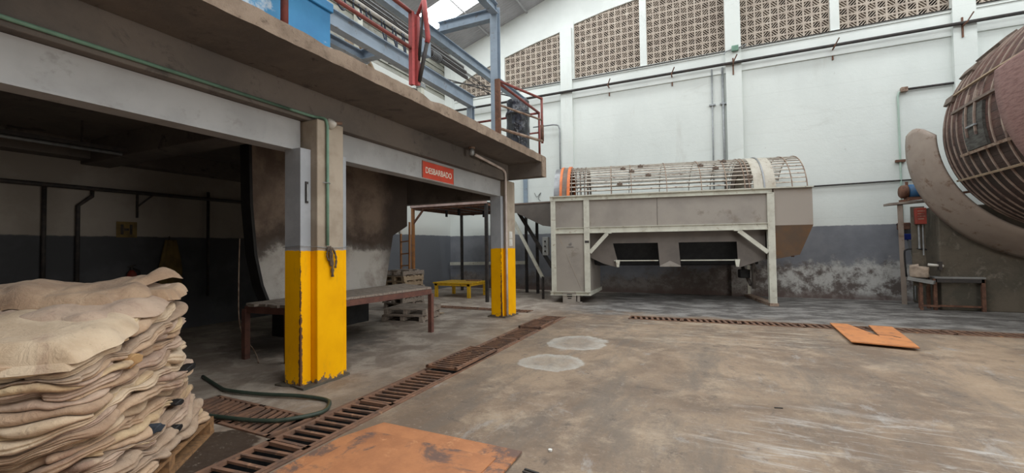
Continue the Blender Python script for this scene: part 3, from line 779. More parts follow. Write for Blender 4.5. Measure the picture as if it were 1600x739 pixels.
for i, (x, y, rz, l, lb) in enumerate(((-6.05, 8.35, .5, .5, 'longer pale splintered slat lying beyond the bench'), (-5.9, 8.3, .9, .42, 'shorter pale splintered slat lying beyond the bench'))):
    MB().box(-l/2, l/2, -.035, .035, 0, .02).build('broken_slat', 'wood_pale', loc=(x, y, .002+.021*i), rotz=rz, label=lb, cat='wood slat')

# services on the dim left wall
MB().tube([(XL+.1, -3, 2.60), (XL+.1, 8.9, 2.60)], .035, 8).build('pipe', 'dark_steel', smooth=True, label='long dark pipe running along the dim left wall at lintel height', cat='pipe')
MB().tube([(XL+.06, 3.02, 2.60), (XL+.06, 3.02, 1.0)], .03, 8).build('pipe', 'dark_steel', smooth=True, label='dark downpipe on the dim left wall, the one nearest the photo left edge', cat='pipe')
MB().tube([(XL+.06, 3.60, 2.58), (XL+.06, 3.60, 2.48), (XL+.06, 3.42, 2.3), (XL+.06, 3.42, .8)], .03, 8).build('pipe', 'dark_steel', smooth=True, label='dark cranked downpipe on the dim left wall', cat='pipe')
MB().tube([(XL+.06, 5.45, 2.75), (XL+.06, 5.45, .6)], .03, 8).build('pipe', 'dark_steel', smooth=True, label='dark downpipe on the dim left wall beside the vat edge', cat='pipe')
t = thing('pipe_bracket', (XL+.01, 4.25, 2.5), 'small dark angle bracket under the long pipe on the dim left wall', 'bracket')
MB().bar((0, 0, .1), (0, 0, -.35), .04, .03).build('upright', 'dark_steel', t)
MB().bar((.0, 0, -.15), (.1, .22, .1), .03, .03).build('strut', 'dark_steel', t)
t = thing('safety_sign', (XL+.012, 4.10, 1.93), 'small dim square pictogram sign on the dark left wall', 'sign')
MB().box(-.005, .005, -.15, .15, -.14, .14).build('sign_plate', 'dull_ochre', t)
MB().box(.005, .008, -.09, -.05, -.09, .09).box(.005, .008, .04, .08, -.09, .09).box(.005, .008, -.04, .03, -.02, .02).build('pictogram', 'dark_steel', t)
t = thing('fire_extinguisher', (XL+.082, 4.15, .98), 'red fire extinguisher hanging on the dark left wall above the hide pile', 'fire extinguisher')
MB().tube([(0,0,-.22),(0,0,-.2),(0,0,.12),(0,0,.18),(0,0,.22)], [.05,.075,.075,.055,.025], 16).build('cylinder', 'red_box', t, smooth=True)
MB().tube([(0,0,.2),(0,0,.28)], .02, 8).bar((0,-.05,.28), (0,.06,.31), .02, .02).build('valve', 'dark_steel', t)
MB().tube(smooth_path([(0,.02,.25),(.05,.09,.2),(.05,.1,0),(.02,.09,-.12)], 4), .012, 6).build('hose', 'black', t, smooth=True)
MB().box(.07, .078, -.045, .045, -.1, .08).build('paper_label', 'paper', t)
t = thing('hanging_apron', (XL+.06, 4.75, 1.2), 'long dull yellow apron hanging on the dark left wall', 'apron')
def apron():
    m = MB(); nx, nz = 10, 16; V = []
    for s in (0, 1):
        for j in range(nz+1):
            for i in range(nx+1):
                u, v = i/nx, j/nz; w = .09+.10*min(1, v*2)
                V.append((.03+.025*sin(u*14)+.012*s, (u-.5)*2*w, .55-v*1.0))
    m.v = V; k = (nx+1)*(nz+1)
    for j in range(nz):
        for i in range(nx):
            a = j*(nx+1)+i; m.f += [(a, a+1, a+nx+2, a+nx+1), (a+k, a+k+nx+1, a+k+nx+2, a+k+1)]
    for j in range(nz):
        a = j*(nx+1); b = a+nx; m.f += [(a, a+nx+1, a+nx+1+k, a+k), (b, b+k, b+nx+1+k, b+nx+1)]
    for i in range(nx):
        b = nz*(nx+1)+i; m.f += [(i, i+k, i+1+k, i+1), (b, b+1, b+1+k, b+k)]
    m.build('cloth', 'dull_ochre', t, smooth=True)
apron()
MB().tube([(0,0,.5),(0,0,.62)], .012, 6).build('hook', 'dark_steel', t)
t = thing('tube_lamp', (-8.0, 1.9, 2.98), 'unlit fluorescent tube fitting under the dark mezzanine ceiling', 'lamp')
MB().tube([(0,-1.6,0),(0,1.45,0)], .022, 8).build('glass_tube', 'galv', t, smooth=True)
MB().box(-.05, .05, -1.65, 1.5, .03, .08).build('housing', 'dark_steel', t)
for y in (-1.2, 1.0): MB().bar((0,y,.08), (0,y,.39), .02, .02).build('hanger', 'dark_steel', t)

# hanging cable loops near the pillar inside
MB().tube(smooth_path([(-5.2, 3.9, 2.98), (-5.1, 4.3, 2.78), (-4.9, 4.6, 2.75), (-4.6, 4.9, 2.98)], 6), .01, 6).build('cable', 'black', smooth=True, label='slack black cable hanging under the mezzanine behind the nearer pillar', cat='cable')

# ================================================================== FAR BAY BEHIND THE MEZZANINE
def canopy():
    t = thing('steel_canopy', (-7.15, 12.1, 0), 'rusty steel frame canopy with a dark roof beyond the mezzanine', 'canopy')
    x0, x1, y0, y1, h = -1.30, 1.27, -1.32, 1.5, 2.78
    for x, y, mt in ((x1, y0, 'dark_steel'), (x1, y1, 'dark_steel'), (x0, y1, 'dark_steel'), (x0-.0, y0, 'ladder_orange')):
        MB().bar((x, y, 0), (x, y, h), .08, .08).build('post', mt, t)
    r = MB()
    for a, b in (((x0,y0),(x1,y0)), ((x1,y0),(x1,y1)), ((x1,y1),(x0,y1)), ((x0,y1),(x0,y0))): r.bar((*a, h-.02), (*b, h-.02), .07, .07)
    for i in range(1, 5): x = x0+(x1-x0)*i/5; r.bar((x, y0, h-.05), (x, y1, h-.05), .05, .05)
    r.build('roof_frame', 'rust', t)
    MB().box(x0-.05, x1+.04, y0-.06, y1+.1, h+.015, h+.045).build('roof_sheet', 'dark_steel', t)
    MB().bar((x0-.05, y0-.06, h+.035), (x1+.05, y0-.06, h+.035), .03, .07).build('front_trim', 'lit_pinkish_rail', t)  # skylit top edge of the frame put in as a paler bar
    MB().bar((x0, y0, h-.5), (x0+.4, y0, h-.06), .05, .05).build('corner_brace', 'rust', t)
    for (x, y, w) in ((-.55, -.6, .04), (.1, -.9, .05), (.75, .2, .16), (.35, .2, .05)):
        MB().box(x-w/2, x+w/2, y-.04, y+.04, h-.26, h-.06).build('hanging_hook', 'black', t)
canopy()
def ladder():
    t = thing('ladder', (-7.60, 9.38, .985), 'orange ladder standing on the pallet stack with a white cap on one rail', 'ladder')
    MB().bar((-.16,0,0), (-.18,.02,1.05), .033, .05).build('side_rail', 'ladder_orange', t)
    MB().bar((.12,0,0), (.12,.02,1.26), .033, .05).build('side_rail', 'ladder_orange', t)
    for z in (.08, .40, .73): MB().bar((-.16,0,z), (.12,0,z+.02), .03, .03).build('rung', 'ladder_orange', t)
    MB().bar((-.185,.0,.95), (-.19,.0,1.16), .067, .067).build('rail_cap', 'white_plastic', t)
ladder()
t = thing('wall_rail', (-8.6, 14.42, .93), 'long white horizontal rail on the grey back wall behind the low yellow table', 'rail')
MB().bar((-.9,0,0), (2.42,0,.05), .05, .12).build('rail_bar', 'cream_paint', t)
for x in (-.5, .8, 2.0): MB().box(x-.03, x+.03, .02, .17, -.03, .05).build('wall_bracket', 'dark_steel', t)
def low_table():
    t = thing('low_table', (-7.45, 11.95, 0), 'low bright yellow slatted table on the floor under the canopy', 'table')
    m = MB()
    for i in range(6):
        y = -.48+i*.19; m.box(-.72, .66, y-.08, y+.08, .43, .465)
    m.build('slatted_top', 'yellow_paint', t)
    MB().box(-.68, .62, -.54, -.50, .36, .43).box(-.68, .62, .50, .54, .36, .43).box(-.70, -.66, -.5, .5, .36, .43).box(.58, .62, -.5, .5, .36, .43).build('apron_frame', 'yellow_paint', t)
    for x, y in ((-.62,-.5),(.57,-.5),(-.62,.5),(.57,.5)): MB().box(x-.045, x+.045, y-.04, y+.04, 0, .43).build('leg', 'yellow_paint', t)
    w = MB().box(-.25, .25, -.05, .05, 0, .035).build('wood_block', 'wood_pallet', loc=(-7.15, 12.2, .467), rotz=.1, label='short brown board lying on the low yellow table', cat='board')
low_table()

# ================================================================== MEZZANINE LEVEL
Z0 = 3.52
def railing_post(parent, a, b, r=.03, mat='rail_red', name='post'):
    return MB().tube([a, b], r, 8).build(name, mat, parent, smooth=False)
def handrail():
    t = thing('guard_rail', (-3.47, 2.0, Z0), 'red tubular guard rail along the near mezzanine edge, ending at the bright red post', 'railing')
    MB().tube([(0,-5,1.02),(0,2.44,1.02)], .027, 8).build('top_rail', 'rail_red', t, smooth=True)
    MB().tube([(0,-5,.55),(0,2.44,.55)], .024, 8).build('middle_rail', 'rail_red', t, smooth=True)
    for y in (-3.0, -1.2, .62): MB().tube([(0,y,0),(0,y,1.02)], .033, 8).build('post', 'rail_red', t, smooth=True)
    MB().box(-.028, .028, 2.40, 2.45, .08, 1.03).build('post', 'rail_bright_red', t)
    MB().tube([(0,2.425,0),(0,2.425,.02)], .07, 12).build('foot_plate', 'dark_steel', t)
handrail()
def leaf():
    t = thing('swing_gate', (-3.45, 4.51, Z0), 'bent red gate leaf swung out from the bright red post over the shop floor', 'gate')
    MB().box(-.028, .028, -.025, .025, .1, 1.02).build('hinge_post', 'rail_bright_red', t)
    a = Vector((0.03, 0, .14)); b = Vector((.16, .02, .70)); c = Vector((.17, -.08, 1.14))
    MB().tube([a, a.lerp(b, .9)], .026, 8).build('lower_bar', 'dark_steel', t, smooth=True)
    MB().tube([a.lerp(b, .88), b, b.lerp(c, .5), c], .033, 8).build('outer_bar', 'rail_bright_red', t, smooth=True)
    MB().tube([(0.03,0,.42), (.12,-.03,1.04)], .018, 8).build('diagonal_bar', 'dark_steel', t, smooth=True)
    MB().tube([(0,0,1.0), c], .022, 8).build('top_bar', 'rail_bright_red', t, smooth=True)
leaf()
def corner_rail():
    t = thing('guard_rail', (-3.45, 6.8, Z0), 'rusty red guard rail at the far mezzanine corner in front of the black drum', 'railing')
    MB().box(-.045, .045, -.03, .03, .0, .98).build('post', 'rust', t)
    MB().tube([(0,0,.93),(0,1.98,.93)], .026, 8).build('top_rail', 'rail_red', t, smooth=True)
    MB().tube([(0,1.98,0),(0,1.98,.95)], .026, 8).build('post', 'rail_red', t, smooth=True)
    MB().tube([(0,1.98,.93),(-1.6,1.98,.93)], .026, 8).build('end_rail', 'rail_red', t, smooth=True)
    MB().tube([(0,1.98,.5),(-1.6,1.98,.5)], .02, 8).build('end_rail', 'rail_red', t, smooth=True)
    g = thing('swing_gate', (-3.42, 6.83, Z0), 'rusty tubular gate panel standing open past the far mezzanine corner', 'gate')
    d = Vector((.28, 1, 0)).normalized()*1.23
    for z, r, mt, nm in ((.95, .024, 'rail_red', 'top_bar'), (.52, .020, 'rust_light', 'middle_bar'), (.10, .028, 'rust_light', 'bottom_bar')):
        MB().tube([Vector((0,0,z)), d+Vector((0,0,z))], r, 8).build(nm, mt, g, smooth=True)
    MB().tube([d+Vector((0,0,.06)), d+Vector((0,0,.97))], .026, 8).build('end_bar', 'rail_red', g, smooth=True)
    MB().tube([d+Vector((0,0,.10)), d+Vector((0,0,.42))], .036, 8).build('sleeve', 'rust', g, smooth=True)
corner_rail()
def black_drum():
    t = thing('storage_drum', (-3.76, 8.35, Z0), 'black plastic-wrapped drum standing at the far corner of the mezzanine', 'drum')
    pr = [(0,.0),(.0,.235),(.05,.24),(.25,.238),(.45,.25),(.60,.24),(.75,.245),(.80,.262),(.83,.258),(.86,.235),(1.0,.235),(1.08,.242),(1.10,.235),(1.10,.20),(1.07,.195),(1.06,0)]
    m = MB(); seg = 40
    for z, r in pr:
        for k in range(seg):
            a = 2*pi*k/seg; rr = r*(1+.03*noise.noise(Vector((cos(a)*3, sin(a)*3, z*3)))+.015*sin(a*9+z*5)) if r else 0
            m.v.append((rr*cos(a), rr*sin(a), z))
    for i in range(len(pr)-1):
        for k in range(seg): k2 = (k+1) % seg; m.f.append((i*seg+k, i*seg+k2, (i+1)*seg+k2, (i+1)*seg+k))
    m.build('wrapped_body', 'black_film', t, smooth=True)
    MB().ring((0,0,.79), (0,0,1), .245, .02, .022, 32).build('rim_band', 'black', t)
black_drum()
def blue_bin():
    t = thing('blue_bin', (-3.85, 2.0, Z0), 'blue painted metal bin behind the red railing on the near mezzanine edge', 'bin')
    MB().prism([(-2.9,.06),(1.30,.06),(1.30,.50),(-2.9,.50)], -.9, .20, 'yz').build('bin_body', 'blue_bin', t, bevel=.01)
    MB().box(-.92, .225, -2.95, 1.32, .50, .60).build('rim', 'blue_bin', t, bevel=.01)
    MB().box(-.85, .12, -2.8, 1.2, 0, .06).build('skid', 'dark_steel', t)
blue_bin()

# steel gantry over the mezzanine
def gbeam(a, b, w, h, label, mat='blue_grey_steel', group=None):
    a, b = Vector(a), Vector(b); c = (a+b)/2
    t = thing('steel_beam', c, label, 'beam', group)
    d = (b-a).normalized(); up = Vector((0,0,1)) if abs(d.z) < .9 else Vector((0,1,0))
    r = d.cross(up).normalized(); u = r.cross(d); a, b = a-c, b-c
    MB().bar(a, b, .014, h-.03, u).build('web', mat, t)
    for s in (-1, 1): MB().bar(a+u*s*(h/2-.008), b+u*s*(h/2-.008), w, .016, u).build('flange', mat, t)
    return t
gbeam((-4.42, 8.62, Z0), (-4.42, 8.62, 6.98), .17, .17, 'tall blue-grey steel post rising from the mezzanine behind the black drum')
gbeam((-5.04, 8.55, Z0), (-5.04, 8.55, 4.72), .13, .13, 'short blue-grey steel post under the end of the lower gantry beam')
gbeam((-4.38, -3.5, 6.86), (-4.38, 8.54, 6.86), .17, .22, 'blue-grey steel beam running toward the camera from the top of the tall post')
gbeam((-5.93, 8.62, 6.82), (-4.50, 8.62, 6.80), .17, .24, 'blue-grey steel cross beam between the tall post and the upper gantry beam')
gbeam((-5.95, -3.5, 6.58), (-5.95, 13.9, 6.58), .16, .24, 'upper blue-grey gantry beam sloping through the picture below the skylight')
gbeam((-5.02, -3.5, 4.93), (-5.02, 8.62, 4.87), .15, .26, 'lower blue-grey gantry beam just above the mezzanine edge')
gbeam((-5.45, -3.5, 4.83), (-5.45, 5.72, 4.83), .12, .16, 'dark-topped steel beam behind the lower gantry beam beside the blue bin')
gbeam((-5.40, 5.60, 4.84), (-5.08, 5.60, 4.84), .14, .18, 'short blue-grey stub beam tying the two lower gantry beams together')
def rails():
    for i, (x, z, lb) in enumerate(((-5.82, 6.17, 'upper dark conductor rail hung below the upper gantry beam'), (-5.74, 6.03, 'middle dark conductor rail hung below the upper gantry beam'), (-5.70, 5.89, 'lower dark conductor rail hung below the upper gantry beam'))):
        t = thing('crane_rail', (x, 4.6, z), lb, 'rail', 'conductor rails under the upper gantry beam')
        MB().bar((0,-8,0), (0,4.9,0), .07, .075).build('rail_bar', 'dark_steel', t)
        MB().bar((.037,-8,.02), (.037,4.9,.02), .008, .018).build('rail_edge', 'galv', t)
    t = thing('conduit_run', (-5.32, 4, 5.63), 'pale conduit with thin wires strung along below the conductor rails', 'conduit')
    MB().tube([(0,-7,0),(0,3.0,0)], .032, 8).build('conduit_tube', 'white_plastic', t, smooth=True)
    for dz, dx in ((.09,.02),(-.05,.05),(.14,0)): MB().tube([(dx,-7,dz),(dx,5.9,dz-.06)], .010, 6).build('wire', 'dark_steel', t)
    for y in (-2, 1.0, 2.6): MB().bar((0,y,0),(-.35,y,.45), .025, .025).build('hanger', 'dark_steel', t)
    lbs = ['leftmost of the black trolley cable loops above the lower gantry beam', 'second from the left of the black trolley cable loops', 'third from the left of the black trolley cable loops',
           'third from the right of the black trolley cable loops', 'second from the right of the black trolley cable loops', 'rightmost black trolley cable loop, just left of the bright red post']
    for i, (y, l, w) in enumerate(((4.95,.30,.12), (5.32,.28,.09), (5.58,.24,.06), (5.95,.38,.05), (6.24,.36,.05), (6.50,.42,.035))):
        m = MB()
        m.tube(smooth_path([(-5.30, y-w*.7, 5.60), (-5.27, y-w, 5.60-l*.5), (-5.24, y-w*.3, 5.60-l*.97), (-5.24, y+w*.4, 5.60-l), (-5.28, y+w, 5.60-l*.5), (-5.30, y+w*.6, 5.60)], 5), .015, 6)
        m.build('festoon_cable', 'festoon_cable', smooth=True, label=lbs[i], cat='cable', group='hanging trolley cable loops')
    t = thing('electric_hoist', (-5.3, 7.5, 5.58), 'grey and black electric hoist motor hung from the gantry behind the bright red post', 'hoist')
    MB().tube([(0,-.22,0),(0,-.18,0),(0,.2,0),(0,.24,0)], [.06,.085,.085,.06], 20).build('motor_body', 'dark_steel', t, smooth=True)
    m = MB()
    for k in range(7): m.ring((0,-.12+.045*k,0), (0,1,0), .082, .010, .014, 24)
    m.build('cooling_fins', 'galv', t)
    MB().box(-.09, .09, -.50, -.22, -.15, .15).build('gearbox', 'blue_grey_steel', t, bevel=.02)
    MB().box(-.03, .03, -.40, -.33, -.26, -.15).build('hook_block', 'galv', t)
    MB().bar((-.05,-.36,.15), (-.36,-.36,.42), .05, .06).build('hanger', 'dark_steel', t)
rails()
t = thing('timber_prop', (-7.5, 7.3, Z0), 'pale timber prop with a leaning board, seen behind the lower gantry beam', 'timber')
MB().bar((0,0,.0), (0,0,3.1), .13, .13).build('upright_board', 'wood_pale', t)
MB().bar((0,.15,3.05), (.1,1.3,1.6), .10, .05).build('leaning_board', 'wood_pale', t)
def cladding_posts():
    for i, (y, lb) in enumerate(((9.6, 'slim grey wall post against the ribbed cladding, left of the bright red post'), (12.6, 'slim pale wall post against the ribbed cladding near the far corner'))):
        t = thing('wall_post', (XL+.12, y, 3.4), lb, 'post')
        MB().box(-.10, .08, -.09, .09, 0, 5.75).build('shaft', 'cream_paint', t)
        MB().box(-.11, .11, -.13, .13, 3.9, 4.05).build('band', 'galv', t)
cladding_posts()
# thin braces near the far corner
for i, (a, b, lb) in enumerate((((-9.58, 12.4, 7.6), (-6.0, 12.4, 6.62), 'thin dark brace rod crossing the far corner, upper one'), ((-9.58, 11.0, 7.6), (-6.0, 13.5, 6.62), 'thin dark brace rod crossing the far corner, lower one'))):
    MB().tube([a, b], .02, 6).build('brace_rod', 'dark_steel', label=lb, cat='rod')

# ================================================================== BACK WALL SERVICES
simple('pale_green', (.42,.55,.48), (.36,.46,.40), 3, .6, bump=0)
def wall_services():
    y = YW-.19
    MB().tube([(XL+.2, y, 6.94), (8.5, y, 6.94)], .042, 10).build('pipe', 'dark_steel', smooth=True, label='long dark pipe running the length of the white back wall below the block screens', cat='pipe')
    for i, (x, lb) in enumerate(((-3.17, 'dark pipe bracket on the back wall above the left half of the drum machine'), (-1.17, 'dark pipe bracket on the back wall between the two conduits and the machine left end'),
                  (.56, 'dark pipe bracket on the wide pier below the green junction box'), (3.02, 'dark pipe bracket on the white wall right of the wide pier'), (5.65, 'dark pipe bracket nearest the upper right corner'))):
        t = thing('pipe_bracket', (x, YW-.14 if x in (.56, 5.65) else YW-.02, 6.94), lb, 'bracket', 'brackets holding the long wall pipe')
        MB().bar((0,0,.16),(0,0,-.34), .035, .03).build('upright', 'rust', t)
        MB().bar((0,0,-.06),(.0,-.24,-.055), .03, .03).build('arm', 'rust', t)
        MB().bar((0,-.24,-.05),(.10,-.30,.14), .03, .02).build('hook_tip', 'rust', t)
    MB().tube([(-9.3, YW-.09, 7.40), (-4.6, YW-.09, 7.36), (.4, YW-.09, 7.37), (8.5, YW-.09, 7.40)], .014, 6).build('cable', 'dark_steel', label='thin cable clipped along the ledge below the block screens', cat='cable')
    t = thing('junction_box', (.62, YW-.19, 7.36), 'small green junction box on the wide pier under the block screens', 'junction box')
    MB().box(-.09, .09, -.05, .05, -.08, .08).build('housing', 'green_conduit', t, bevel=.01)
    MB().tube([(-.1,0,-.02),(-.25,0,-.05),(-.3,0,-.12)], .02, 6).tube([(.1,0,0),(.3,0,.06)], .02, 6).build('stub_pipe', 'galv', t)
    yy = YW-.05
    MB().tube([(-.02, yy, 6.9), (-.05, yy, 2.4)], .020, 8).build('conduit', 'galv', smooth=True, label='left of two vertical conduits beside the wide white pier', cat='conduit')
    MB().tube([(.27, yy, 6.9), (.27, yy, 2.4)], .030, 8).build('conduit', 'galv', smooth=True, label='right and thicker of two vertical conduits beside the wide white pier', cat='conduit')
    for x, lb in ((-.03, 'clip on the left conduit'), (.27, 'clip')):
        MB().box(x-.09, x+.09, yy-.03, yy+.04, 5.78, 5.82).build('conduit_clip', 'galv', label='small metal clip across the %s vertical conduit by the wide pier' % ('left' if x < 0 else 'right'), cat='clip')
    pts = [(4.38, yy, 1.7), (4.38, yy, 3.3), (4.38, yy, 5.30)]+smooth_path([(4.38, yy, 5.36), (4.42, yy, 5.46), (4.55, yy, 5.5)], 4)
    o = MB().tube(pts, .022, 8).build('conduit', 'pale_green', smooth=True, label='pale green conduit down the right part of the white wall beside the drum chute', cat='conduit')
    MB().tube([(4.5, yy, 5.51), (7.5, yy, 5.53)], .03, 8).build('conduit', 'dark_steel', smooth=True, label='dark conduit running right from the top of the pale green conduit behind the wooden drum', cat='conduit')
    t = thing('junction_box', (4.5, YW-.08, 5.5), 'small rusty junction box at the elbow of the pale green conduit', 'junction box')
    MB().box(-.07, .07, -.06, .06, -.06, .06).build('housing', 'rust_light', t, bevel=.01)
    MB().box(4.28, 4.48, yy-.04, yy+.04, 3.62, 3.68).build('conduit_clip', 'rust', label='rusty clip across the pale green conduit', cat='clip')
    t = thing('valve_box', (4.38, YW-.1, 1.95), 'small rusty valve on the pale green conduit above the grey paint', 'valve')
    MB().box(-.12, .12, -.08, .08, -.10, .08).build('valve_body', 'rust', t, bevel=.02)
    MB().tube([(-.16,-.05,.04),(.18,-.05,.04)], .02, 8).build('handle', 'dark_steel', t)
    MB().tube([(2.3, yy, 3.12), (4.8, yy, 3.14)], .022, 8).build('conduit', 'dark_steel', smooth=True, label='thin dark conduit on the white wall between the machine and the blue motor', cat='conduit')
    pts = [(-4.90, YW-.17, 2.4), (-4.90, YW-.17, 5.5)]+smooth_path([(-4.90, YW-.17, 5.66), (-4.96, YW-.17, 5.80), (-5.12, YW-.17, 5.85)], 4)+[(-5.9, YW-.17, 5.86)]
    MB().tube(pts, .026, 8).build('conduit', 'galv', smooth=True, label='grey conduit bending down beside the first white pier left of the machine', cat='conduit')
    MB().box(-6.36, -6.22, YW-.10, YW-.01, 2.62, 4.6).build('cable_duct', 'blue_grey_steel', label='vertical blue-grey cable duct on the wall just right of the farther pillar', cat='duct')
    MB().tube(smooth_path([(-5.95,YW-.03,3.5),(-5.85,YW-.03,3.35),(-5.70,YW-.03,3.5),(-5.8,YW-.03,3.3),(-5.72,YW-.03,3.2)], 4), .008, 5).build('loose_wire', 'dark_steel', label='small loose wire sticking from the wall right of the cable duct', cat='wire')
wall_services()

# ================================================================== ROTARY SCREEN MACHINE
def machine():
    th = math.atan2(.9, 4.31)
    t = thing('drum_washing_machine', (-3.14, 11.5, 0), 'long grey machine with a barred rotating drum on cream steel legs by the back wall', 'machine', None, th)
    D = 2.3     # depth
    cr = 'cream_paint'
    for u0, u1, z0 in ((-1.02, -.89, .30), (-.12, .03, .27), (4.38, 4.54, .0)):
        MB().box(u0, u1, 0, .012, z0, 2.80).box(u0, u0+.012, .012, .12, z0, 2.80).box(u1-.012, u1, .012, .12, z0, 2.8).build('post', cr, t)
    for u0, u1, z0 in ((-1.02, -.89, .30), (4.38, 4.54, .0)):
        MB().box(u0, u1, D-.12, D, z0, 2.80).build('post', cr, t)
    MB().box(-1.04, 5.40, -.02, .10, 2.895, 2.92).box(-1.04, 4.5, .03, .045, 2.80, 2.895).box(-1.04, 4.5, -.01, .10, 2.785, 2.80).build('top_rail', 'cream_paint', t)
    MB().box(-1.04, 5.40, D-.10, D+.02, 2.78, 2.92).box(-1.04, -.96, .0, D, 2.80, 2.92).build('top_rail', 'cream_paint', t)
    MB().box(-.89, 4.38, .0, .09, 2.035, 2.05).box(-.89, 4.38, .03, .045, 1.90, 2.035).box(-.89, 4.38, 0, .09, 1.885, 1.90).build('lower_rail', cr, t)
    # upper panels
    up = MB().box(.03, 4.38, .05, .065, 2.05, 2.785).build('upper_panel', 'panel_grey', t)
    MB().box(-.89, -.12, .05, .065, 2.05, 2.785).build('upper_panel', 'panel_grey', t)
    s = MB().box(1.78, 1.795, .046, .05, 2.06, 2.78); s.build('panel_seam', 'panel_dark', up)
    MB().box(-1.0, 5.38, D-.06, D-.04, 1.95, 2.785).build('rear_panel', 'panel_grey', t)
    MB().box(-1.0, -.985, .05, D-.05, .3, 2.785).build('end_panel', 'panel_grey', t)
    # tall cabinet at the left end
    cab = MB().add([(-.90,.045,.30),(.0,.045,.30),(.24,1.62,.30),(-.90,1.62,.30),(-.90,.045,1.89),(.0,.045,1.89),(.24,1.62,1.89),(-.90,1.62,1.89)], [(0,3,2,1),(4,5,6,7),(0,1,5,4),(1,2,6,5),(2,3,7,6),(3,0,4,7)]).build('cabinet', 'panel_grey', t, bevel=.006)
    m = MB().bar((-.82,.040,1.86), (-.20,.040,.34), .003, .018); m.build('diagonal_crease', 'panel_end', cab)
    # maker's emblem: small swirl, line of lettering underneath
    e = MB(); e.ring((-.50,.040,1.60), (0,1,0), .030, .004, .012, 24, .3, 5.2); e.ring((-.495,.040,1.60), (0,1,0), .010, .004, .012, 16, 2.5, 6.9)
    for k in range(9): e.box(-.595+.021*k, -.580+.021*k, .038, .043, 1.515, 1.53)
    e.box(-.60, -.40, .038, .042, 1.50, 1.503)
    e.build('emblem', 'drum_cap', cab)
    MB().box(-.10, .015, -.004, .0, 1.62, 1.685).build('name_plate', 'dark_steel', t)
    # skid and foot
    MB().box(-1.06, .04, -.02, .10, .285, .30).box(-1.06, .04, .03, .045, .215, .285).box(-1.06, .04, -.02, .10, .20, .215).add([(-.02,0,.2),(.04,0,.2),(.28,1.7,.2),(.22,1.7,.2),(-.02,0,.3),(.04,0,.3),(.28,1.7,.3),(.22,1.7,.3)], [(0,3,2,1),(4,5,6,7),(0,1,5,4),(1,2,6,5),(2,3,7,6),(3,0,4,7)]).box(-1.04, -.98, .0, 1.7, .20, .30).build('skid_frame', 'cream_paint', t)
    ft = MB().box(-.72, -.36, .0, .15, 0, .29).box(-.40, -.20, .0, .05, 0, .03).build('foot', 'panel_grey', t)
    MB().box(-.60, -.47, -.006, .0, .16, .24).box(-.585, -.485, -.006, 0, .11, .135).build('foot_label', 'dark_steel', ft)
    MB().box(-.33, -.26, .0, .15, 0, .20).build('foot', 'panel_grey', t)
    MB().box(-.72, -.30, 1.45, 1.65, 0, .20).build('foot', 'panel_grey', t)
    # braces
    for a, b, c in (((.03, 1.36), (.50, 1.87), .52), ((4.37, 1.32), (3.72, 1.87), 3.70)):
        MB().bar((a[0], .03, a[1]), (b[0], .03, b[1]), .07, .10).box(c-.09, c+.09, -.005, .1, 1.865, 1.885).build('brace', cr, t)
    # hopper plate below the rail with two openings
    y0, y1 = .22, .24
    m = MB()
    m.prism([(.03,1.90),(4.38,1.90),(4.38,1.60),(.03,1.60)], y0, y1, 'xz')
    m.prism([(.03,1.60),(.64,1.60),(.80,.93),(.38,1.05),(.03,1.22)], y0, y1, 'xz')
    m.prism([(1.80,1.60),(2.32,1.60),(2.36,.97),(1.84,.97)], y0, y1, 'xz')
    m.prism([(3.72,1.60),(4.38,1.60),(4.38,1.15),(3.74,.93)], y0, y1, 'xz')
    hp = m.build('hopper_plate', 'panel_dark', t)
    m = MB()
    for a, b in ((1.84, 2.36),):
        m.prism([(a,.965),(b,.965),(b-.0,.99),((a+b)/2,1.12),(a,.99)], y0-.004, y0, 'xz')
    m.build('chevron_fold', 'panel_grey', hp)
    for a, b in ((.66, 1.80), (2.36, 3.74)): MB().bar((a, .20, 1.13), (b, .20, 1.13), .03, .025).build('drip_rail', 'cream_paint', t)
    for a in (.76, 3.71):
        MB().prism([(a-.06,1.15),(a+.06,1.15),(a+.03,.96),(a-.03,.96)], .15, .21, 'xz').build('bracket', 'cream_paint', t)
    # black block added inside to put shade behind the openings
    MB().prism([(.25,1.9),(.8,1.0),(1.4,.95),(2.0,1.0),(2.28,1.9)], .05, 4.36, 'yz').build('shade_trough', 'black', t)
    # end hopper at the right
    MB().box(4.54, 5.39, .05, D-.05, 1.98, 2.895).build('end_hopper', 'panel_end', t, bevel=.005)
    m = MB(); P = [(4.54,.05,1.98),(5.39,.05,1.98),(5.39,D-.05,1.98),(4.54,D-.05,1.98),(4.54,.30,1.13),(5.17,.30,1.25),(5.17,D-.3,1.25),(4.54,D-.3,1.13)]
    m.add(P, [(0,1,2,3),(7,6,5,4),(0,4,5,1),(1,5,6,2),(2,6,7,3),(3,7,4,0)]); m.build('lower_hopper', 'panel_rusty', t)
    MB().tube([(5.08,.5,1.25),(5.08,.5,1.19)], .04, 8).build('drain_stub', 'rust', t)
    # legs' floor runners and pipes at the right
    MB().box(4.36, 4.56, -.04, D+.02, .0, .07).build('floor_runner', 'rust_light', t)
    MB().tube([(4.2,.9,.45),(4.2,1.8,1.0)], .05, 8).tube([(4.3,.6,.8),(4.3,1.6,1.15)], .04, 8).tube([(4.25,.8,.35),(4.25,.8,1.1)], .05, 8).build('pipework', 'panel_dark', t, smooth=True)
    MB().box(3.95, 4.2, .9, 1.15, .62, .85).build('motor_box', 'black', t, bevel=.02)
    # the barred drum
    ax, az, R = 1.16, 2.80, 1.06
    c = (0, ax, az)
    d = (1, 0, 0)
    O = lambda u: (u, ax, az)
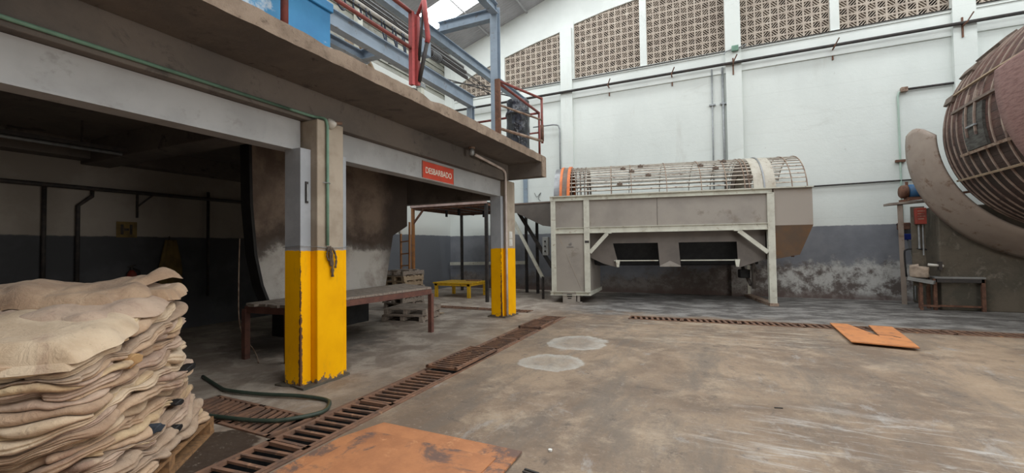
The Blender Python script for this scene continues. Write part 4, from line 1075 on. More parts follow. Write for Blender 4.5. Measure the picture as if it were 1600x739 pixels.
    MB().ring(O(-.86), d, R-.05, .16, .05, 72).ring(O(-.93), d, .35, .03, R-.38, 72).build('end_cap', 'drum_cap', t, smooth=False)
    MB().ring(O(-.745), d, R-.01, .07, .05, 72).ring(O(-.535), d, R-.01, .08, .06, 72).build('orange_band', 'orange_paint', t)
    MB().ring(O(-.64), d, R-.02, .14, .045, 72).build('drive_belt', 'band_brown', t)
    m = MB(); n = 52
    for k in range(n):
        a = 2*pi*k/n; p = Vector((0, cos(a)*(R-.012), sin(a)*(R-.012)))+Vector((0, ax, az))
        for (ua, ub) in ((-.5, 4.12), (4.62, 5.32)):
            m.bar((ua, p.y, p.z), (ub, p.y, p.z), .027, .024, Vector((0, cos(a), sin(a))))
    m.build('drum_bars', 'cage_steel', t)
    m = MB()
    for u in (-.45, -.33, -.21, -.09): m.ring(O(u), d, R-.02, .022, .03, 60)
    m.build('end_hoops', 'cage_dark', t)
    m = MB()
    for u in (.62, 1.15, 2.05, 2.9, 3.5, 3.92, 4.02, 4.98, 5.31): m.ring(O(u), d, R-.005, .018, .018, 60)
    m.build('drum_hoops', 'rust_light', t)
    for u in (-.02, 4.06): MB().ring(O(u), d, R-.42, .03, .39, 60).build('inner_flange', 'cage_dark', t)
    sb = MB().ring(O(4.37), d, R-.015, .50, .022, 72).build('sheet_band', 'cage_sheet', t)
    MB().ring(O(4.36), d, R+.008, .035, .02, 72).build('strap', 'drum_cap', sb)
    m = MB().tube([(-.9, ax, az), (5.3, ax, az)], .07, 12); m.build('axle', 'cage_dark', t, smooth=True)
    for (u, a) in ((.95, .95), (1.18, .80), (1.42, 1.05), (.85, .38), (1.6, .62), (2.95, .9), (3.3, .75), (3.55, 1.08), (4.05, .42)):
        p = Vector((u, ax-cos(a)*(R+.01), az+sin(a)*(R+.01)))
        MB().box(-.07, .07, -.03, .03, -.03, .03).box(-.02, .02, -.05, .05, -.02, .05).build('bar_clamp', 'cage_dark', t, loc=p)
machine()

def chute():
    t = thing('loading_chute', (-5.1, 12.0, 0), 'dark steel loading chute on slanting legs at the left end of the machine', 'chute')
    P = [(-.70,2.83),(.72,2.86),(.72,2.12),(.45,2.16),(-.62,2.68)]
    m = MB(); m.prism(P, 0, .03, 'xz').prism(P, 1.5, 1.53, 'xz'); 
    m.add([(-.62,0,2.68),(.45,0,2.16),(.72,0,2.12),(.72,1.5,2.12),(.45,1.5,2.16),(-.62,1.5,2.68)], [(0,1,4,5),(1,2,3,4)])
    m.build('hopper', 'panel_dark', t)
    MB().box(-.71, .74, -.02, .05, 2.83, 2.87).build('top_lip', 'band_brown', t)
    MB().bar((-.66,.02,2.62), (.42,.02,.62), .05, .09).build('leg', 'cream_paint', t)
    MB().bar((-.55,.5,2.62), (.55,.5,.9), .07, .10).build('leg', 'dark_steel', t)
    MB().bar((-.30,1.4,2.5), (-.30,1.4,0), .08, .08).build('leg', 'dark_steel', t)
    MB().bar((.42,.02,.66), (.42,.02,0), .06, .06).build('leg', 'dark_steel', t)
    c = thing('control_box', (-4.38, 11.62, 1.55), 'small grey push-button box on the left cream leg of the machine', 'control box')
    MB().box(-.12, .06, -.07, .05, -.26, .26).build('housing', 'control_grey', c, bevel=.01)
    for z in (.14, 0, -.14): MB().tube([(-.03,-.065,z),(-.03,-.10,z)], .022, 10).build('push_button', 'black', c)
chute()

# ================================================================== WOODEN TANNING DRUM AND ITS SURROUNDINGS
simple('hatch_wood', (.11,.11,.10), (.06,.055,.05), 4, .8, stretch=(6,1,6), bump=.4)
def big_drum():
    c = Vector((6.45, 10.6, 3.74)); R = 2.12
    t = thing('tanning_drum', c, 'huge brown wooden tanning drum with many iron hoops at the right edge', 'drum')
    def rad(y): return R*(1-.018*((y)/1.6)**2)
    prof = [(1.55+.0, 0), (1.55, rad(1.55))] + [(1.5-3.0*i/16, rad(1.5-3.0*i/16)) for i in range(17)] + [(-1.55, 0)]
    m = MB(); seg = 96
    for y, r in prof:
        for k in range(seg):
            a = 2*pi*k/seg; m.v.append((r*cos(a), y, r*sin(a)))
    for i in range(len(prof)-1):
        for k in range(seg):
            k2 = (k+1) % seg; m.f.append((i*seg+k, i*seg+k2, (i+1)*seg+k2, (i+1)*seg+k))
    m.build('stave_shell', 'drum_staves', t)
    for y in (1.45, 1.30, 1.08, .86, .60, .30, .02, -.30, -.62, -.94):
        MB().ring((0,y,0), (0,1,0), rad(y)-.004, .038, .022, 96).build('iron_hoop', 'drum_hoop', t)
    # raised slats / hatch rails along the shell
    def along(a, y0, y1, w, h, name, mat, lift=.02, par=None):
        m = MB(); n = 6
        for i in range(n):
            ya, yb = y0+(y1-y0)*i/n, y0+(y1-y0)*(i+1)/n
            pa = Vector((cos(a)*(rad(ya)+lift), ya, sin(a)*(rad(ya)+lift))); pb = Vector((cos(a)*(rad(yb)+lift), yb, sin(a)*(rad(yb)+lift)))
            m.bar(pa, pb, w, h, Vector((cos(a), 0, sin(a))))
        return m.build(name, mat, par or t)
    # hatch on the visible flank
    ah = pi+.08-.02
    aT, aB = pi-.13, pi+.24
    m = MB(); n = 6
    for i in range(n):
        a, b = aT+(aB-aT)*i/n, aT+(aB-aT)*(i+1)/n
        for (y0, y1) in ((-.15, .52),):
            q = []
            for rr in (R-.01, R+.045):
                for aa, yy in ((a, y0), (b, y0), (b, y1), (a, y1)): q.append((cos(aa)*rr, yy, sin(aa)*rr))
            m.add(q, [(0,1,2,3),(7,6,5,4),(0,4,5,1),(1,5,6,2),(2,6,7,3),(3,7,4,0)])
    hatch = m.build('hatch', 'hatch_wood', t)
    along(aT-.02, -.75, .95, .05, .05, 'hatch_rail', 'cage_dark', .06)
    along(aB+.02, -.75, .75, .05, .05, 'hatch_rail', 'rust_light', .06)
    for y in (.05, .36):
        mm = MB().ring((0,y,0), (0,1,0), R+.05, .03, .03, 12, aT, aB, (1,0,0)); mm.build('hatch_strap', 'drum_hoop', hatch)
    along(pi+.05, -.02, .30, .03, .03, 'hatch_handle', 'galv', .08, hatch)
    along(pi-.36, -1.2, 1.52, .035, .035, 'tie_rod', 'wood_pale', .04)
    along(pi+.47, -1.5, 1.5, .035, .035, 'tie_rod', 'wood_pale', .04)
    for a, y0, y1 in ((pi-.34, 1.2, 1.58), (pi-.62, 1.0, 1.56), (pi-.82, .7, 1.57), (pi-.95, .9, 1.5)):
        along(a, y0, y1, .16, .06, 'worn_plank', 'cage_dark', .03)
    MB().tube([(0,-2.3,0),(0,2.1,0)], .16, 16).build('axle', 'dark_steel', t, smooth=True)
    # curved guards (shallow channel sheets) round the lower half
    def guard(name, label, mat, Y1, c1, r1, Y2, c2, r2, a0, a1, th=.05, bulge=.05, a0b=None):
        g = thing(name, (c1[0], (Y1+Y2)/2, c1[1]), label, 'guard')
        o = g.location; m = MB(); N = 56; K = 6
        for lay in (0, 1):
            for i in range(N+1):
                for k in range(K+1):
                    s = k/K; as_ = a0+((a0b or a0)-a0)*s-(radians(4)*sin(pi*s) if a0b else 0); a = as_+(a1-as_)*i/N; r = r1+(r2-r1)*s + bulge*sin(pi*s) - lay*th
                    x = c1[0]+(c2[0]-c1[0])*s; z = c1[1]+(c2[1]-c1[1])*s; y = Y1+(Y2-Y1)*s
                    m.v.append((x+r*cos(a)-o.x, y-o.y, z+r*sin(a)-o.z))
        off = (N+1)*(K+1)
        for i in range(N):
            for k in range(K):
                p = i*(K+1)+k; q = p+K+1
                m.f += [(p, p+1, q+1, q), (p+off, q+off, q+1+off, p+1+off)]
            p = i*(K+1); q = p+K+1; m.f += [(p, q, q+off, p+off), (p+K, p+K+off, q+K+off, q+K)]
        for k in range(K):
            m.f += [(k, k+off, k+1+off, k+1), (N*(K+1)+k, N*(K+1)+k+1, N*(K+1)+k+1+off, N*(K+1)+k+off)]
        m.build('curved_sheet', mat, g, smooth=True)
        return g
    g = guard('curved_chute', 'broad curved grey-brown sheet chute wrapping under the left side of the wooden drum', 'trough_sheet',
          12.0, (6.49, 3.78), 2.32, 12.75, (6.50, 3.62), 2.57, radians(180.5), radians(300), a0b=radians(173))
    guard('curved_guard', 'rough pinkish curved guard covering the near end of the wooden drum at the photo edge', 'pink_guard',
          7.9, (6.40, 3.95), 2.45, 9.25, (6.40, 3.95), 2.45, radians(175), radians(217), .06, .03)
big_drum()
def plinth():
    t = thing('concrete_plinth', (6.6, 13.5, 0), 'dark damp concrete plinth wall below the wooden drum', 'plinth')
    MB().box(-2.1, 2.6, -.62, .95, 0, 2.32).build('plinth_body', 'plinth_concrete', t, bevel=.02)
    MB().bar((-1.2,-.64,1.42), (1.9,-.64,1.42), .04, .05).build('fixing_rail', 'dark_steel', t)
    MB().box(1.55, 1.75, -.68, -.6, .55, .72).build('iron_lug', 'rust', t)
plinth()
def shelf():
    t = thing('motor_shelf', (4.2, 13.6, 0), 'narrow shelf board on a leaning pole carrying the blue motor', 'shelf')
    MB().bar((-.45,-.15,2.44), (.75,-.15,2.52), .40, .05).build('shelf_board', 'wood_grey', t)
    MB().bar((-.22,-.25,2.42), (-.05,.25,0), .10, .10).build('support_pole', 'wood_pallet' if False else 'trough_sheet', t)
    MB().bar((-.25,-.3,2.50), (1.2,-.5,2.66), .05, .05).build('loose_bar', 'rust', t)
    b = thing('electric_motor', (4.16, 13.42, 2.73), 'old blue electric motor lying on the shelf beside the curved chute', 'motor')
    MB().tube([(-.02,.0,0),(.02,0,0),(.30,0,0),(.34,0,0)], [.12,.17,.17,.13], 20).build('motor_body', 'motor_blue', b, smooth=True)
    MB().tube([(-.16,0,0),(-.12,0,0),(-.02,0,0)], [.12,.16,.16], 20).build('fan_cover', 'rust', b, smooth=True)
    MB().box(-.05, .3, -.12, .12, -.19, -.14).build('mounting_foot', 'rust', b)
    MB().tube([(-.02,0,.1),(-.02,0,.24)], .03, 8).build('cable_entry', 'rust', b)
    r = thing('switch_box', (4.21, 12.95, 2.12), 'faded red switch box on a dark board beside the plinth', 'switch box')
    MB().box(-.09, .10, -.06, .06, -.19, .18).build('housing', 'red_box', r, bevel=.01)
    l = MB()
    for k in range(4): l.box(-.06, .07-.02*(k%2), -.063, -.06, .10-.06*k, .115-.06*k)
    l.build('faded_marks', 'rust_light', r)
    MB().box(-.14, .10, .06, .10, -1.6, .22).build('back_board', 'plinth_concrete', r)
    MB().tube([(-.02,.03,-.2),(-.02,.03,-.75)], .02, 6).tube([(.05,.03,-.2),(.05,.03,-.9)], .015, 6).build('cable', 'galv', r)
    h = thing('blue_nozzle', (4.16, 13.72, 1.66), 'bright blue plastic spray head hanging from the leaning pole with a white tip', 'spray head')
    MB().box(-.11, .13, -.05, .05, -.08, .07).build('head', 'bright_blue', h, bevel=.02)
    MB().prism([(.05,-.08),(.2,-.12),(.09,-.0)], -.03, .03, 'xz').build('white_tip', 'paper', h)
    MB().tube(smooth_path([(.05,0,-.08),(.12,0,-.5),(.16,0,-1.0),(.16,0,-1.55)], 4), .015, 6).build('hose', 'galv', h, smooth=True)
    b = thing('work_table', (4.70, 13.2, 0), 'small grey-topped table with rusty legs in front of the dark plinth', 'table')
    MB().box(-.34, .50, -.43, -.02, .70, .74).build('table_top', 'table_top_grey', b, bevel=.008)
    MB().box(-.32, .48, -.42, -.38, .62, .70).build('front_rail', 'dark_steel', b)
    for x, y in ((-.33,-.39),(.46,-.39),(-.33,-.05),(.46,-.05)): MB().box(x-.03, x+.03, y-.03, y+.03, 0, .70).build('leg', 'rust', b)
    MB().box(-.33, .46, -.405, -.375, .08, .12).build('lower_rail', 'rust', b)
    s = thing('trolley', (4.10, 13.05, 0), 'small tilted trolley with a bent black handle and a pale sack beside the plinth', 'trolley')
    MB().bar((-.12,-.1,.70), (.26,-.30,.62), .36, .07).build('deck', 'table_top_grey', s)
    MB().tube(smooth_path([(-.14,.0,.72),(-.16,.0,1.25),(-.12,.0,1.35),(.02,-.02,1.37),(.22,-.05,1.35)], 5), .018, 8).build('handle', 'black', s, smooth=True)
    for x, y in ((.02,-.28),(.12,.1)): MB().bar((x,y,.66), (x,y,0), .05, .05).build('leg', 'rust', s)
    MB().bar((.02,-.28,.10), (.3,-.35,.10), .04, .04).build('lower_rail', 'rust', s)
    g = MB(); n = 12; K = 28
    for j in range(n+1):
        for k in range(K):
            a = 2*pi*k/K; v = j/n
            w = 1.0 if 0 < j < n else .05
            cx, sx = cos(a), sin(a); q = (abs(cx)**5+abs(sx)**5)**(-1/5)
            ww = noise.noise(Vector((cx*2, sx*2, v*3)))
            fl = 1-.12*abs(v-.45)
            g.v.append((.165*q*cx*w*fl*(1+.10*ww), .10*q*sx*w*fl*(1+.2*ww), .0+.27*v+(.03*sin(a*3+1)*v if 0 < j else 0)-.03*cx*v))
    for j in range(n):
        for k in range(K): k2 = (k+1) % K; g.f.append((j*K+k, j*K+k2, (j+1)*K+k2, (j+1)*K+k))
    g.build('sack', 'sackcloth', smooth=True, loc=(4.14, 12.90, .705), rotz=-.3, label='pale half-full cloth sack standing on the small trolley', cat='sack')
    v = thing('valve_fitting', (4.42, 12.84, .98), 'small pale valve fitting clipped to the plinth edge above the sack', 'valve')
    MB().tube([(-.14,0,.03),(.12,0,.0)], .03, 8).build('valve_body', 'white_plastic', v, smooth=True)
    MB().box(.03, .09, -.04, .04, -.09, .1).build('handle', 'dark_steel', v)
shelf()

# ================================================================== FLOOR DRAINS AND PLATES
def grate(k, s0, s1, nb, label, lift=0, dx=0, tilt=0, group=None, slope=0, mat='grate_rust', skew=0, bw=.30):
    a, b, d, L, w = drain_frame(k); n = Vector((-d.y, d.x, 0))
    c = a+d*(s0+s1)/2; h = (s1-s0)/2
    t = thing('drain_grate', (c.x, c.y, 0), label, 'drain grate', group, math.atan2(d.y, d.x)+tilt)
    z1 = .012+lift; z0 = z1-.03; hw = w/2+.012
    if lift == 0: hw = w/2-.003
    MB().box(-h, h, -hw+dx, -hw+.035+dx, z0, z1).box(-h, h, hw-.035+dx, hw+dx, z0, z1).box(-h, -h+.03, -hw+dx, hw+dx, z0, z1).box(h-.03, h, -hw+dx, hw+dx, z0, z1).build('frame', mat, t)
    m = MB(); st = (2*h-.03)/nb; rnd = random.Random(int(s0*100))
    for i in range(1, nb):
        x = -h+.015+i*st; j = rnd.uniform(-.004, .004)
        m.bar((x+skew/2+j, -hw+.03+dx, (z0+z1)/2), (x-skew/2-j, hw-.03+dx, (z0+z1)/2+.004), st*bw, .018)
    m.build('bars', mat, t)
    t.rotation_euler.y = slope
    return t
def drains():
    a, b, d, L, w = drain_frame('long')
    segs = [(.05, 1.05, 9), (1.06, 2.03, 9), (2.04, 3.02, 9), (3.03, 4.15, 11)]
    names = ['rusty drain grate at the photo bottom edge in the long channel', 'rusty drain grate with bent bars beside the orange plates', 'rusty drain grate in the long channel, nearest the yellow pillar foot',
             'rusty drain grate in the long channel, just before the raised section']
    for (s0, s1, nb), lb in zip(segs, names): grate('long', s0, s1, nb, lb, skew=.03, group='grates of the long drain channel')
    grate('long', 4.17, 5.30, 13, 'raised rusty drain grate standing proud of its channel, left of the chalky patches', lift=.05, dx=-.01, group='grates of the long drain channel')
    for (s0, s1, nb), lb in zip([(5.32, 6.2, 11), (6.21, 7.15, 12), (8.0, 8.68, 8)], ['rusty drain grate in the long channel beyond the raised section', 'darker rusty drain grate in the long channel between the raised and the far tilted section',
             'last rusty drain grate at the far end of the long channel']):
        grate('long', s0, s1, nb, lb, group='grates of the long drain channel')
    grate('long', 7.17, 8.0, 10, 'slightly lifted rusty drain grate near the far end of the long channel', lift=.035, group='grates of the long drain channel')
    a, b, d, L, w = drain_frame('back'); n = 9; st = L/n
    lbs = ['leftmost rusty grate of the drain in front of the machine', 'second rusty grate from the left of the drain in front of the machine', 'third rusty grate from the left of the drain in front of the machine',
           'rusty grate of the far drain just left of the orange plate', 'rusty grate of the far drain partly under the orange plate', 'rusty grate of the far drain just right of the orange plate',
           'second rusty grate of the far drain to the right of the orange plate', 'rightmost visible rusty grate of the far drain', 'rusty grate of the far drain beyond the photo edge']
    for i in range(8): grate('back', i*st+.003, (i+1)*st-.003, 9, lbs[i], skew=.06, group='grates of the drain in front of the machine', mat='rust_grate_mid', bw=.42)
    a, b, d, L, w = drain_frame('under'); st = L/3
    for i in range(3): grate('under', i*st+.003, (i+1)*st-.003, 12, ['left', 'middle', 'right'][i]+' grate of the drain behind the bench toward the farther pillar', group='grates of the drain behind the farther pillar')
    grate('cross', .02, .72, 8, 'rusty grate of the short cross drain nearest the hide stack', skew=.12, group='grates of the short cross drain', bw=.4)
    grate('cross', .74, 1.44, 8, 'rusty grate of the short cross drain nearest the long channel', skew=.12, group='grates of the short cross drain', bw=.4)
simple('rust_grate_mid', (.20,.115,.075), (.13,.075,.055), 4, .7, c3=(.33,.17,.08), s3=2.2, bump=.3)
drains()
# channel kerb irons
def kerb_irons():
    a, b, d, L, w = drain_frame('long'); n = Vector((-d.y, d.x, 0))
    MB().bar(a-n*(w/2+.018)+Vector((0,0,.003)), b-n*(w/2+.018)+Vector((0,0,.003)), .035, .012).build('kerb_iron', 'grate_rust', label='flat rusty edging iron along the open-floor side of the long drain', cat='edging')
    MB().bar(a+d*2.55+n*(w/2+.018)+Vector((0,0,.003)), b+n*(w/2+.018)+Vector((0,0,.003)), .035, .012).build('kerb_iron', 'grate_rust', label='flat rusty edging iron along the pillar side of the long drain', cat='edging')
kerb_irons()

def plate(name, poly, z, th, mat, label, grp=None):
    c = Vector((sum(p[0] for p in poly)/len(poly), sum(p[1] for p in poly)/len(poly), 0))
    m = MB().prism([(p[0]-c.x, p[1]-c.y) for p in poly], 0, th, 'xy')
    return m.build(name, mat, loc=(c.x, c.y, z), label=label, cat='metal plate', group=grp)
plate('steel_plate', [(-2.70,.2),(-2.735,2.55),(-2.62,2.93),(-1.32,2.92),(-1.27,.2)], .010, .014, 'rust_plate', 'large rust-orange steel plate lying flat beside the long drain in the foreground')
plate('steel_plate', [(-2.52,.2),(-2.60,2.74),(-1.44,2.74),(-1.40,.2)], .0245, .008, 'rust_plate_b', 'second rust-orange plate lying on top of the large foreground plate')
plate('steel_plate', [(-2.05,2.28),(-2.25,2.66),(-1.62,2.58),(-1.60,2.55)], .033, .003, 'rust_plate', 'thin loose strip of rusty sheet on top of the foreground plates') if False else None
def far_plate():
    # flat plate with a long notch, lying across the far drain
    P = [(1.85,9.82),(2.06,9.80),(2.36,8.55),(2.20,9.78),(2.66,9.72),(2.62,9.1),(2.52,7.84),(1.76,8.0)]
    P = [(1.86,9.86),(2.12,9.82),(2.27,8.62),(2.42,9.80),(2.74,9.76),(2.66,9.05),(2.50,7.86),(1.77,8.02)]
    o = plate('steel_plate', P, .030, .016, 'rust_plate_bright', 'bright rust-orange notched plate lying across the far drain')
    o.rotation_euler.x = -.008
    m = MB().bar((-.12,-.28,.0165),(.16,-.34,.0165), .022, .003).bar((.16,-.34,.0165),(.22,-.50,.0165), .022, .003)
    m.build('cut_slot', 'dark_steel', o)
far_plate()

MB().bar((-.035,0,.004),(.035,.008,.004), .010, .008).build('iron_scrap', 'dark_steel', loc=(.475, 4.675, 0), rotz=.1, label='single small dark sliver lying alone on the open floor', cat='scrap')
def hose():
    pts = [(-5.6,3.15,.018),(-5.0,2.98,.018),(-4.73,2.92,.03),(-4.3,2.98,.03),(-3.88,3.10,.03),(-3.55,3.15,.018),(-3.38,3.02,.018),(-3.30,2.86,.03),(-3.38,2.70,.03),(-3.49,2.58,.03),(-3.70,2.48,.035),(-4.0,2.42,.035),(-4.4,2.36,.03),(-4.9,2.25,.02),(-5.6,2.15,.018)]
    MB().tube(smooth_path(pts, 6), .019, 10).build('rubber_hose', 'green_hose', smooth=True, label='dark green rubber hose curving over the cross drain by the pillar', cat='hose')
    MB().tube(smooth_path([(-6.4,4.1,1.7),(-6.42,4.1,1.0),(-6.3,4.05,.4),(-5.9,4.0,.1),(-5.6,3.85,.012)], 6), .009, 6).build('cable', 'rust_light', smooth=True, label='thin pale cable hanging down the dark opening behind the hide stack', cat='cable')
hose()
rnd = random.Random(5)
for i, (x, y, s, lb) in enumerate(((-1.15,3.05,.016,'tiny white pebble on the floor beyond the foreground plates'), (.3,5.2,.015,'tiny pale chip on the open floor'),)):
    if i == 0:
        m = MB(); m.ring((0,0,.008), (0,0,1), .002, .012, .014, 7); m.build('white_chip', 'paper', loc=(x, y, .0), label=lb, cat='chip')
MB().box(-.055, .055, -.008, .008, 0, .008).box(-.05, .06, -.04, -.025, 0, .008).build('iron_scrap', 'dark_steel', loc=(-1.16, 2.72, .001), rotz=-.15, label='two short dark iron bars beside the right corner of the foreground plate', cat='scrap')

# ================================================================== HIDES ON THE PALLET
def hides():
    # pile frame: u runs along the face toward the farther corner, v into the pile
    Cn = Vector((-2.90, 1.17, 0)); U = Vector((-.655, .756, 0)).normalized(); V = Vector((-U.y, U.x, 0))
    if V.x > 0: V = -V
    Lu, Lv = 1.40, 1.55
    mid = Cn+U*Lu/2+V*Lv/2
    t = thing('wooden_pallet', (mid.x, mid.y, 0), 'brown wooden pallet under the tall stack of hides', 'pallet', None, math.atan2(U.y, U.x))
    a, b, c = pallet_mb(Lu+.06, Lv, 0, 3)
    a.build('top_boards', 'wood_pallet', t); b.build('stringers', 'wood_pallet', t); c.build('bottom_boards', 'wood_pallet', t)
    shift = Vector((-.904, -.427, 0))*.23
    H0 = .14; NL = 36; N = 420
    hu, hv, ex = Lu/2, Lv/2, 7.0
    per = []
    # superellipse sampled evenly
    M = 2000; raw = []
    for i in range(M):
        a_ = 2*pi*i/M; cx, sx = cos(a_), sin(a_)
        raw.append((math.copysign(abs(cx)**(2/ex), cx)*hu, math.copysign(abs(sx)**(2/ex), sx)*hv))
    d = [0]
    for i in range(M): p, q = raw[i], raw[(i+1) % M]; d.append(d[-1]+math.hypot(q[0]-p[0], q[1]-p[1]))
    j = 0
    for i in range(N):
        s = d[-1]*i/N
        while d[j+1] < s: j += 1
        f = (s-d[j])/(d[j+1]-d[j]+1e-9); p, q = raw[j], raw[(j+1) % M]; per.append((p[0]+(q[0]-p[0])*f, p[1]+(q[1]-p[1])*f))
    nrm = []
    for i in range(N):
        p, q = per[i-1], per[(i+1) % N]; tx, ty = q[0]-p[0], q[1]-p[1]; l = math.hypot(tx, ty); nrm.append((ty/l, -tx/l))
    z = [H0+.004]*N
    htot = lambda p: .93+.20*(p[0]/hu*.5+.5)              # higher toward the far corner
    heights = [z[:]]
    for k in range(NL):
        nz = []
        for i, p in enumerate(per):
            q = Vector((p[0]*1.9, p[1]*1.9, k*.62))
            q2 = Vector((p[0]*4.6+7, p[1]*4.6, k*1.7))
            w = .5+1.25*noise.noise(q)+.85*noise.noise(q2)
            w = max(.08, min(1.35, w))
            nz.append(w)
        # normalise so that each layer keeps on its mean level, with slow relaxation
        new = []
        for i, p in enumerate(per):
            target = H0+(htot(p)-H0)*(k+1)/NL + .035*noise.noise(Vector((p[0]*1.6, p[1]*1.6, k*.11)))
            base = heights[-1][i]
            th = (htot(p)-H0)/NL
            tt = max(.004, th*2*nz[i] + .30*(target-base-th))
            new.append(base+tt)
        heights.append(new)
    rndm = random.Random(11)
    grp = 'folded hides stacked on the pallet'
    def place(x, y, zz):
        f = max(0, zz-H0)/1.0
        return mid+U*x+V*y*1.0+shift*f+Vector((0, 0, zz))
    k = 0; hid = 0; cuts = []
    while k < NL:
        n = rndm.choice((2, 2, 3)); n = min(n, NL-k); cuts.append((k, n)); k += n
    for (k0, n) in cuts:
        m = MB(); off = rndm.uniform(-.025, .025); starts = []
        for kk in range(k0, k0+n):
            P = 17; o = len(m.v); starts.append(len(m.f))
            for i, p in enumerate(per):
                zb, zt = heights[kk][i], heights[kk+1][i]
                zc, hh = (zb+zt)/2, (zt-zb)/2*.99
                s = noise.noise(Vector((p[0]*2.6, p[1]*2.6, kk*3.1+9)))
                s2 = noise.noise(Vector((p[0]*8, p[1]*8, kk*2.3+30)))
                tuck = noise.noise(Vector((p[0]*1.7+5, p[1]*1.7, kk*2.1+50)))
                tuck = min(1, max(0, (tuck-.10)/.05))
                out = off + .035*s + .010*s2 + .026*(hh/.015-1)*.6 - .045*tuck
                out = max(-.09, min(.06, out))
                dep = .16
                hh2 = hh
                gro = noise.noise(Vector((p[0]*1.3+3, p[1]*1.3, kk*4.7+80)))
                gro = min(1, max(0, (gro+.12)/.12)); gc = .18*noise.noise(Vector((p[0]*2, p[1]*2, kk*5.1)))
                wk = .006*noise.noise(Vector((p[0]*22, p[1]*22, kk*3.3)))
                for e in range(P):
                    a_ = -pi/2+pi*e/(P-1)
                    r = out - .02 + hh2*1.5*cos(a_) + wk - gro*.020*math.exp(-((a_-gc)/.20)**2)
                    if e in (0, P-1): r = out-dep
                    wv = hh2*sin(a_)
                    x, y = p[0]+nrm[i][0]*r, p[1]+nrm[i][1]*r
                    m.v.append(tuple(place(x, y, zc+wv)))
            for i in range(N):
                i2 = (i+1) % N
                for e in range(P-1): m.f.append((o+i*P+e, o+i2*P+e, o+i2*P+e+1, o+i*P+e+1))
                m.f.append((o+i*P+P-1, o+i2*P+P-1, o+i2*P, o+i*P))
        first = k0 == 0; last = k0+n == NL
        lab = ('lowest folded tan hide, lying directly on the pallet' if first else 'folded tan hide in the middle of the tall stack on the pallet')
        if last: lab = 'uppermost edge-folded hide just under the loose hides on top of the stack'
        q = rndm.choice(HIDE)
        ob = m.build('folded_hide', q, smooth=True, label=lab, cat='hide', group=grp)
        hid += 1
        q2_ = rndm.choice(HIDE); ob.data.materials.append(MATS[q2_]); starts.append(len(m.f))
        for li in range(n):
            if li % 2:
                for fi in range(starts[li], starts[li+1]): ob.data.polygons[fi].material_index = 1
    # loose hides draped on top: height fields with rolled edges
    top = heights[-1]
    def draped(u0, u1, v0, v1, zf, th, mat, label, seed, irr=.06, drop=.06):
        nu, nv = 90, 80; m = MB()
        for lay in (0, 1):
            for jv in range(nv+1):
                for iu in range(nu+1):
                    a, b = iu/nu*2-1, jv/nv*2-1
                    # square -> rounded outline
                    rr = max(abs(a), abs(b)); l = math.hypot(a, b) or 1
                    k_ = rr/l; sq = .80
                    ax_, bx = a*(sq+(1-sq)*k_), b*(sq+(1-sq)*k_)
                    an = math.atan2(b, a); ir = 1+irr*noise.noise(Vector((cos(an)*2.2, sin(an)*2.2, seed)))*2*rr
                    x = (u0+u1)/2+(u1-u0)/2*ax_*ir; y = (v0+v1)/2+(v1-v0)/2*bx*ir
                    e = max(0, (rr-.90)/.10); roll = math.sqrt(max(0, 1-e*e))
                    zc = zf(x, y) - drop*max(0, (rr-.80)/.20)**2
                    zz = zc+th/2+(th/2*roll if lay == 0 else -th/2*roll)
                    m.v.append(tuple(place(x, y, zz)))
        off = (nu+1)*(nv+1)
        for jv in range(nv):
            for iu in range(nu):
                p = jv*(nu+1)+iu; q = p+nu+1
                m.f += [(p, p+1, q+1, q), (p+off, q+off, q+1+off, p+1+off)]
        m.build('draped_hide', mat, smooth=True, label=label, cat='hide', group='loose hides on top of the stack')
    ht = lambda x, y: htot((x, y))
    def wr(x, y, s, sc=1): return noise.noise(Vector((x*2.2*sc+s, y*2.2*sc, s)))
    def ridge(x, y, s): return abs(noise.noise(Vector((x*1.7+y*1.2+s, y*3.2-x*1.0, s))))
    base = lambda x, y: ht(x, y)+.010*wr(x, y, 3)
    draped(-hu-.02, hu+.00, -hv, hv, lambda x, y: base(x, y)-.012, .035, 'hide_b', 'broad pale hide forming the flat shoulder near the top left of the stack', 3, .03, .05)
    draped(-hu+.02, .10, -hv-.03, hv-.05, lambda x, y: base(x, y)+.035+.035*ridge(x, y, 6), .055, 'hide_b', 'pale cream folded hide with a thick rounded edge on the near top of the stack', 8, .03, .085)
    z2 = lambda x, y: base(x, y)+.055+.07*max(0, noise.noise(Vector((x*2.0+1, y*3.5, 2))))+.07*ridge(x, y, 11)+.02*ridge(x*2.6, y*2.6, 40)
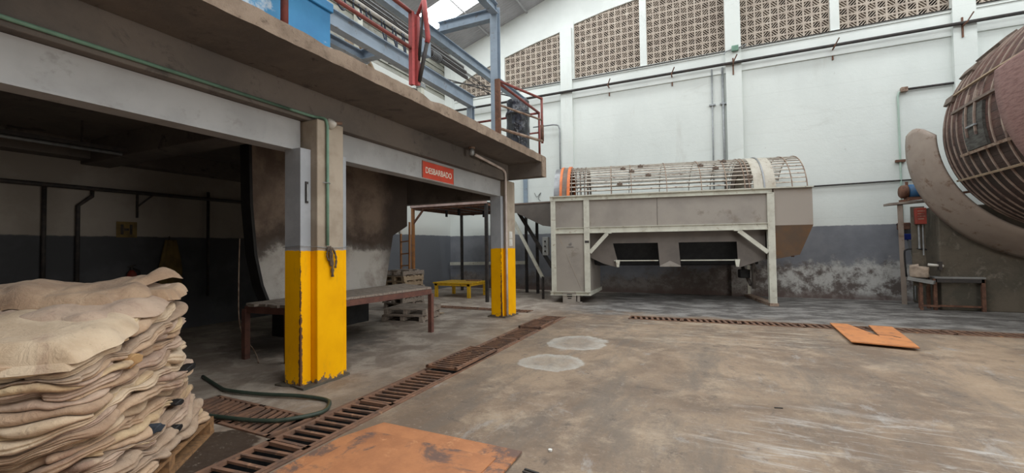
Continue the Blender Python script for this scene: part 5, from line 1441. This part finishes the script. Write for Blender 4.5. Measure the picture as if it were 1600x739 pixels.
    draped(-.25, hu+.05, -hv+.0, hv-.02, z2, .035, 'hide_d', 'wrinkled pinkish tan hide spread over the far top of the stack', 13, .09)
    z3 = lambda x, y: base(x, y)+.12+.12*max(0, noise.noise(Vector((x*1.5+4, y*2.2, 5))))+.08*ridge(x, y, 21)+.025*ridge(x*2.4, y*2.4, 44)
    draped(.05, hu+.03, -hv+.10, hv-.1, z3, .03, 'hide_c', 'crumpled tan hide heaped highest at the back of the stack', 17, .12)
    draped(.38, hu+.07, -hv-.03, -hv+.55, lambda x, y: base(x, y)+.06+.05*ridge(x, y, 31), .05, 'hide_a', 'tan hide with a rounded fold at the far top corner of the stack', 23, .08)
    # scraps of dark and ochre trimmings caught between layers
    sc = [(-.22,.83,'hide_ochre','ochre-brown flap hanging out between hides high on the stack face',.06,.055), (.46,.60,'black','black scrap caught between hides near the far edge of the stack face',.065,.026),
          (.20,.42,'black','small black triangular scrap in the middle of the stack face',.04,.028), (-.12,.36,'blue_scrap','dark blue-grey scrap poking out of the stack face',.045,.03), (.10,.27,'black','dark scrap low on the stack face',.05,.03)]
    for x, zz, mt, lb, w, h in sc:
        r2 = random.Random(int(x*1000)); q = place(x, -hv-.012, zz); O2 = -V
        pl = []
        for i in range(9):
            a = 2*pi*i/9; k = r2.uniform(.55, 1.1); pl.append((w*k*cos(a), h*k*sin(a)+.25*w*k*cos(a)))
        m = MB(); n = len(pl); vs = []
        for t0, sc_ in ((-.05, 1), (.008, .95), (.014, .75)):
            for (a, b) in pl: vs.append(U*a*sc_+Vector((0,0,b*sc_))+O2*(t0+.02*a/w))
        fs = [tuple(range(n)), tuple(range(3*n-1, 2*n-1, -1))]
        for l in (0, 1): fs += [(l*n+i, (l+1)*n+i, (l+1)*n+(i+1) % n, l*n+(i+1) % n) for i in range(n)]
        m.add(vs, fs); m.build('hide_scrap', mt, loc=q, label=lb, cat='scrap')
simple('hide_ochre', (.42,.26,.12), (.32,.18,.08), 6, .85)
simple('blue_scrap', (.035,.045,.06), (.02,.025,.035), 6, .7)
hides()
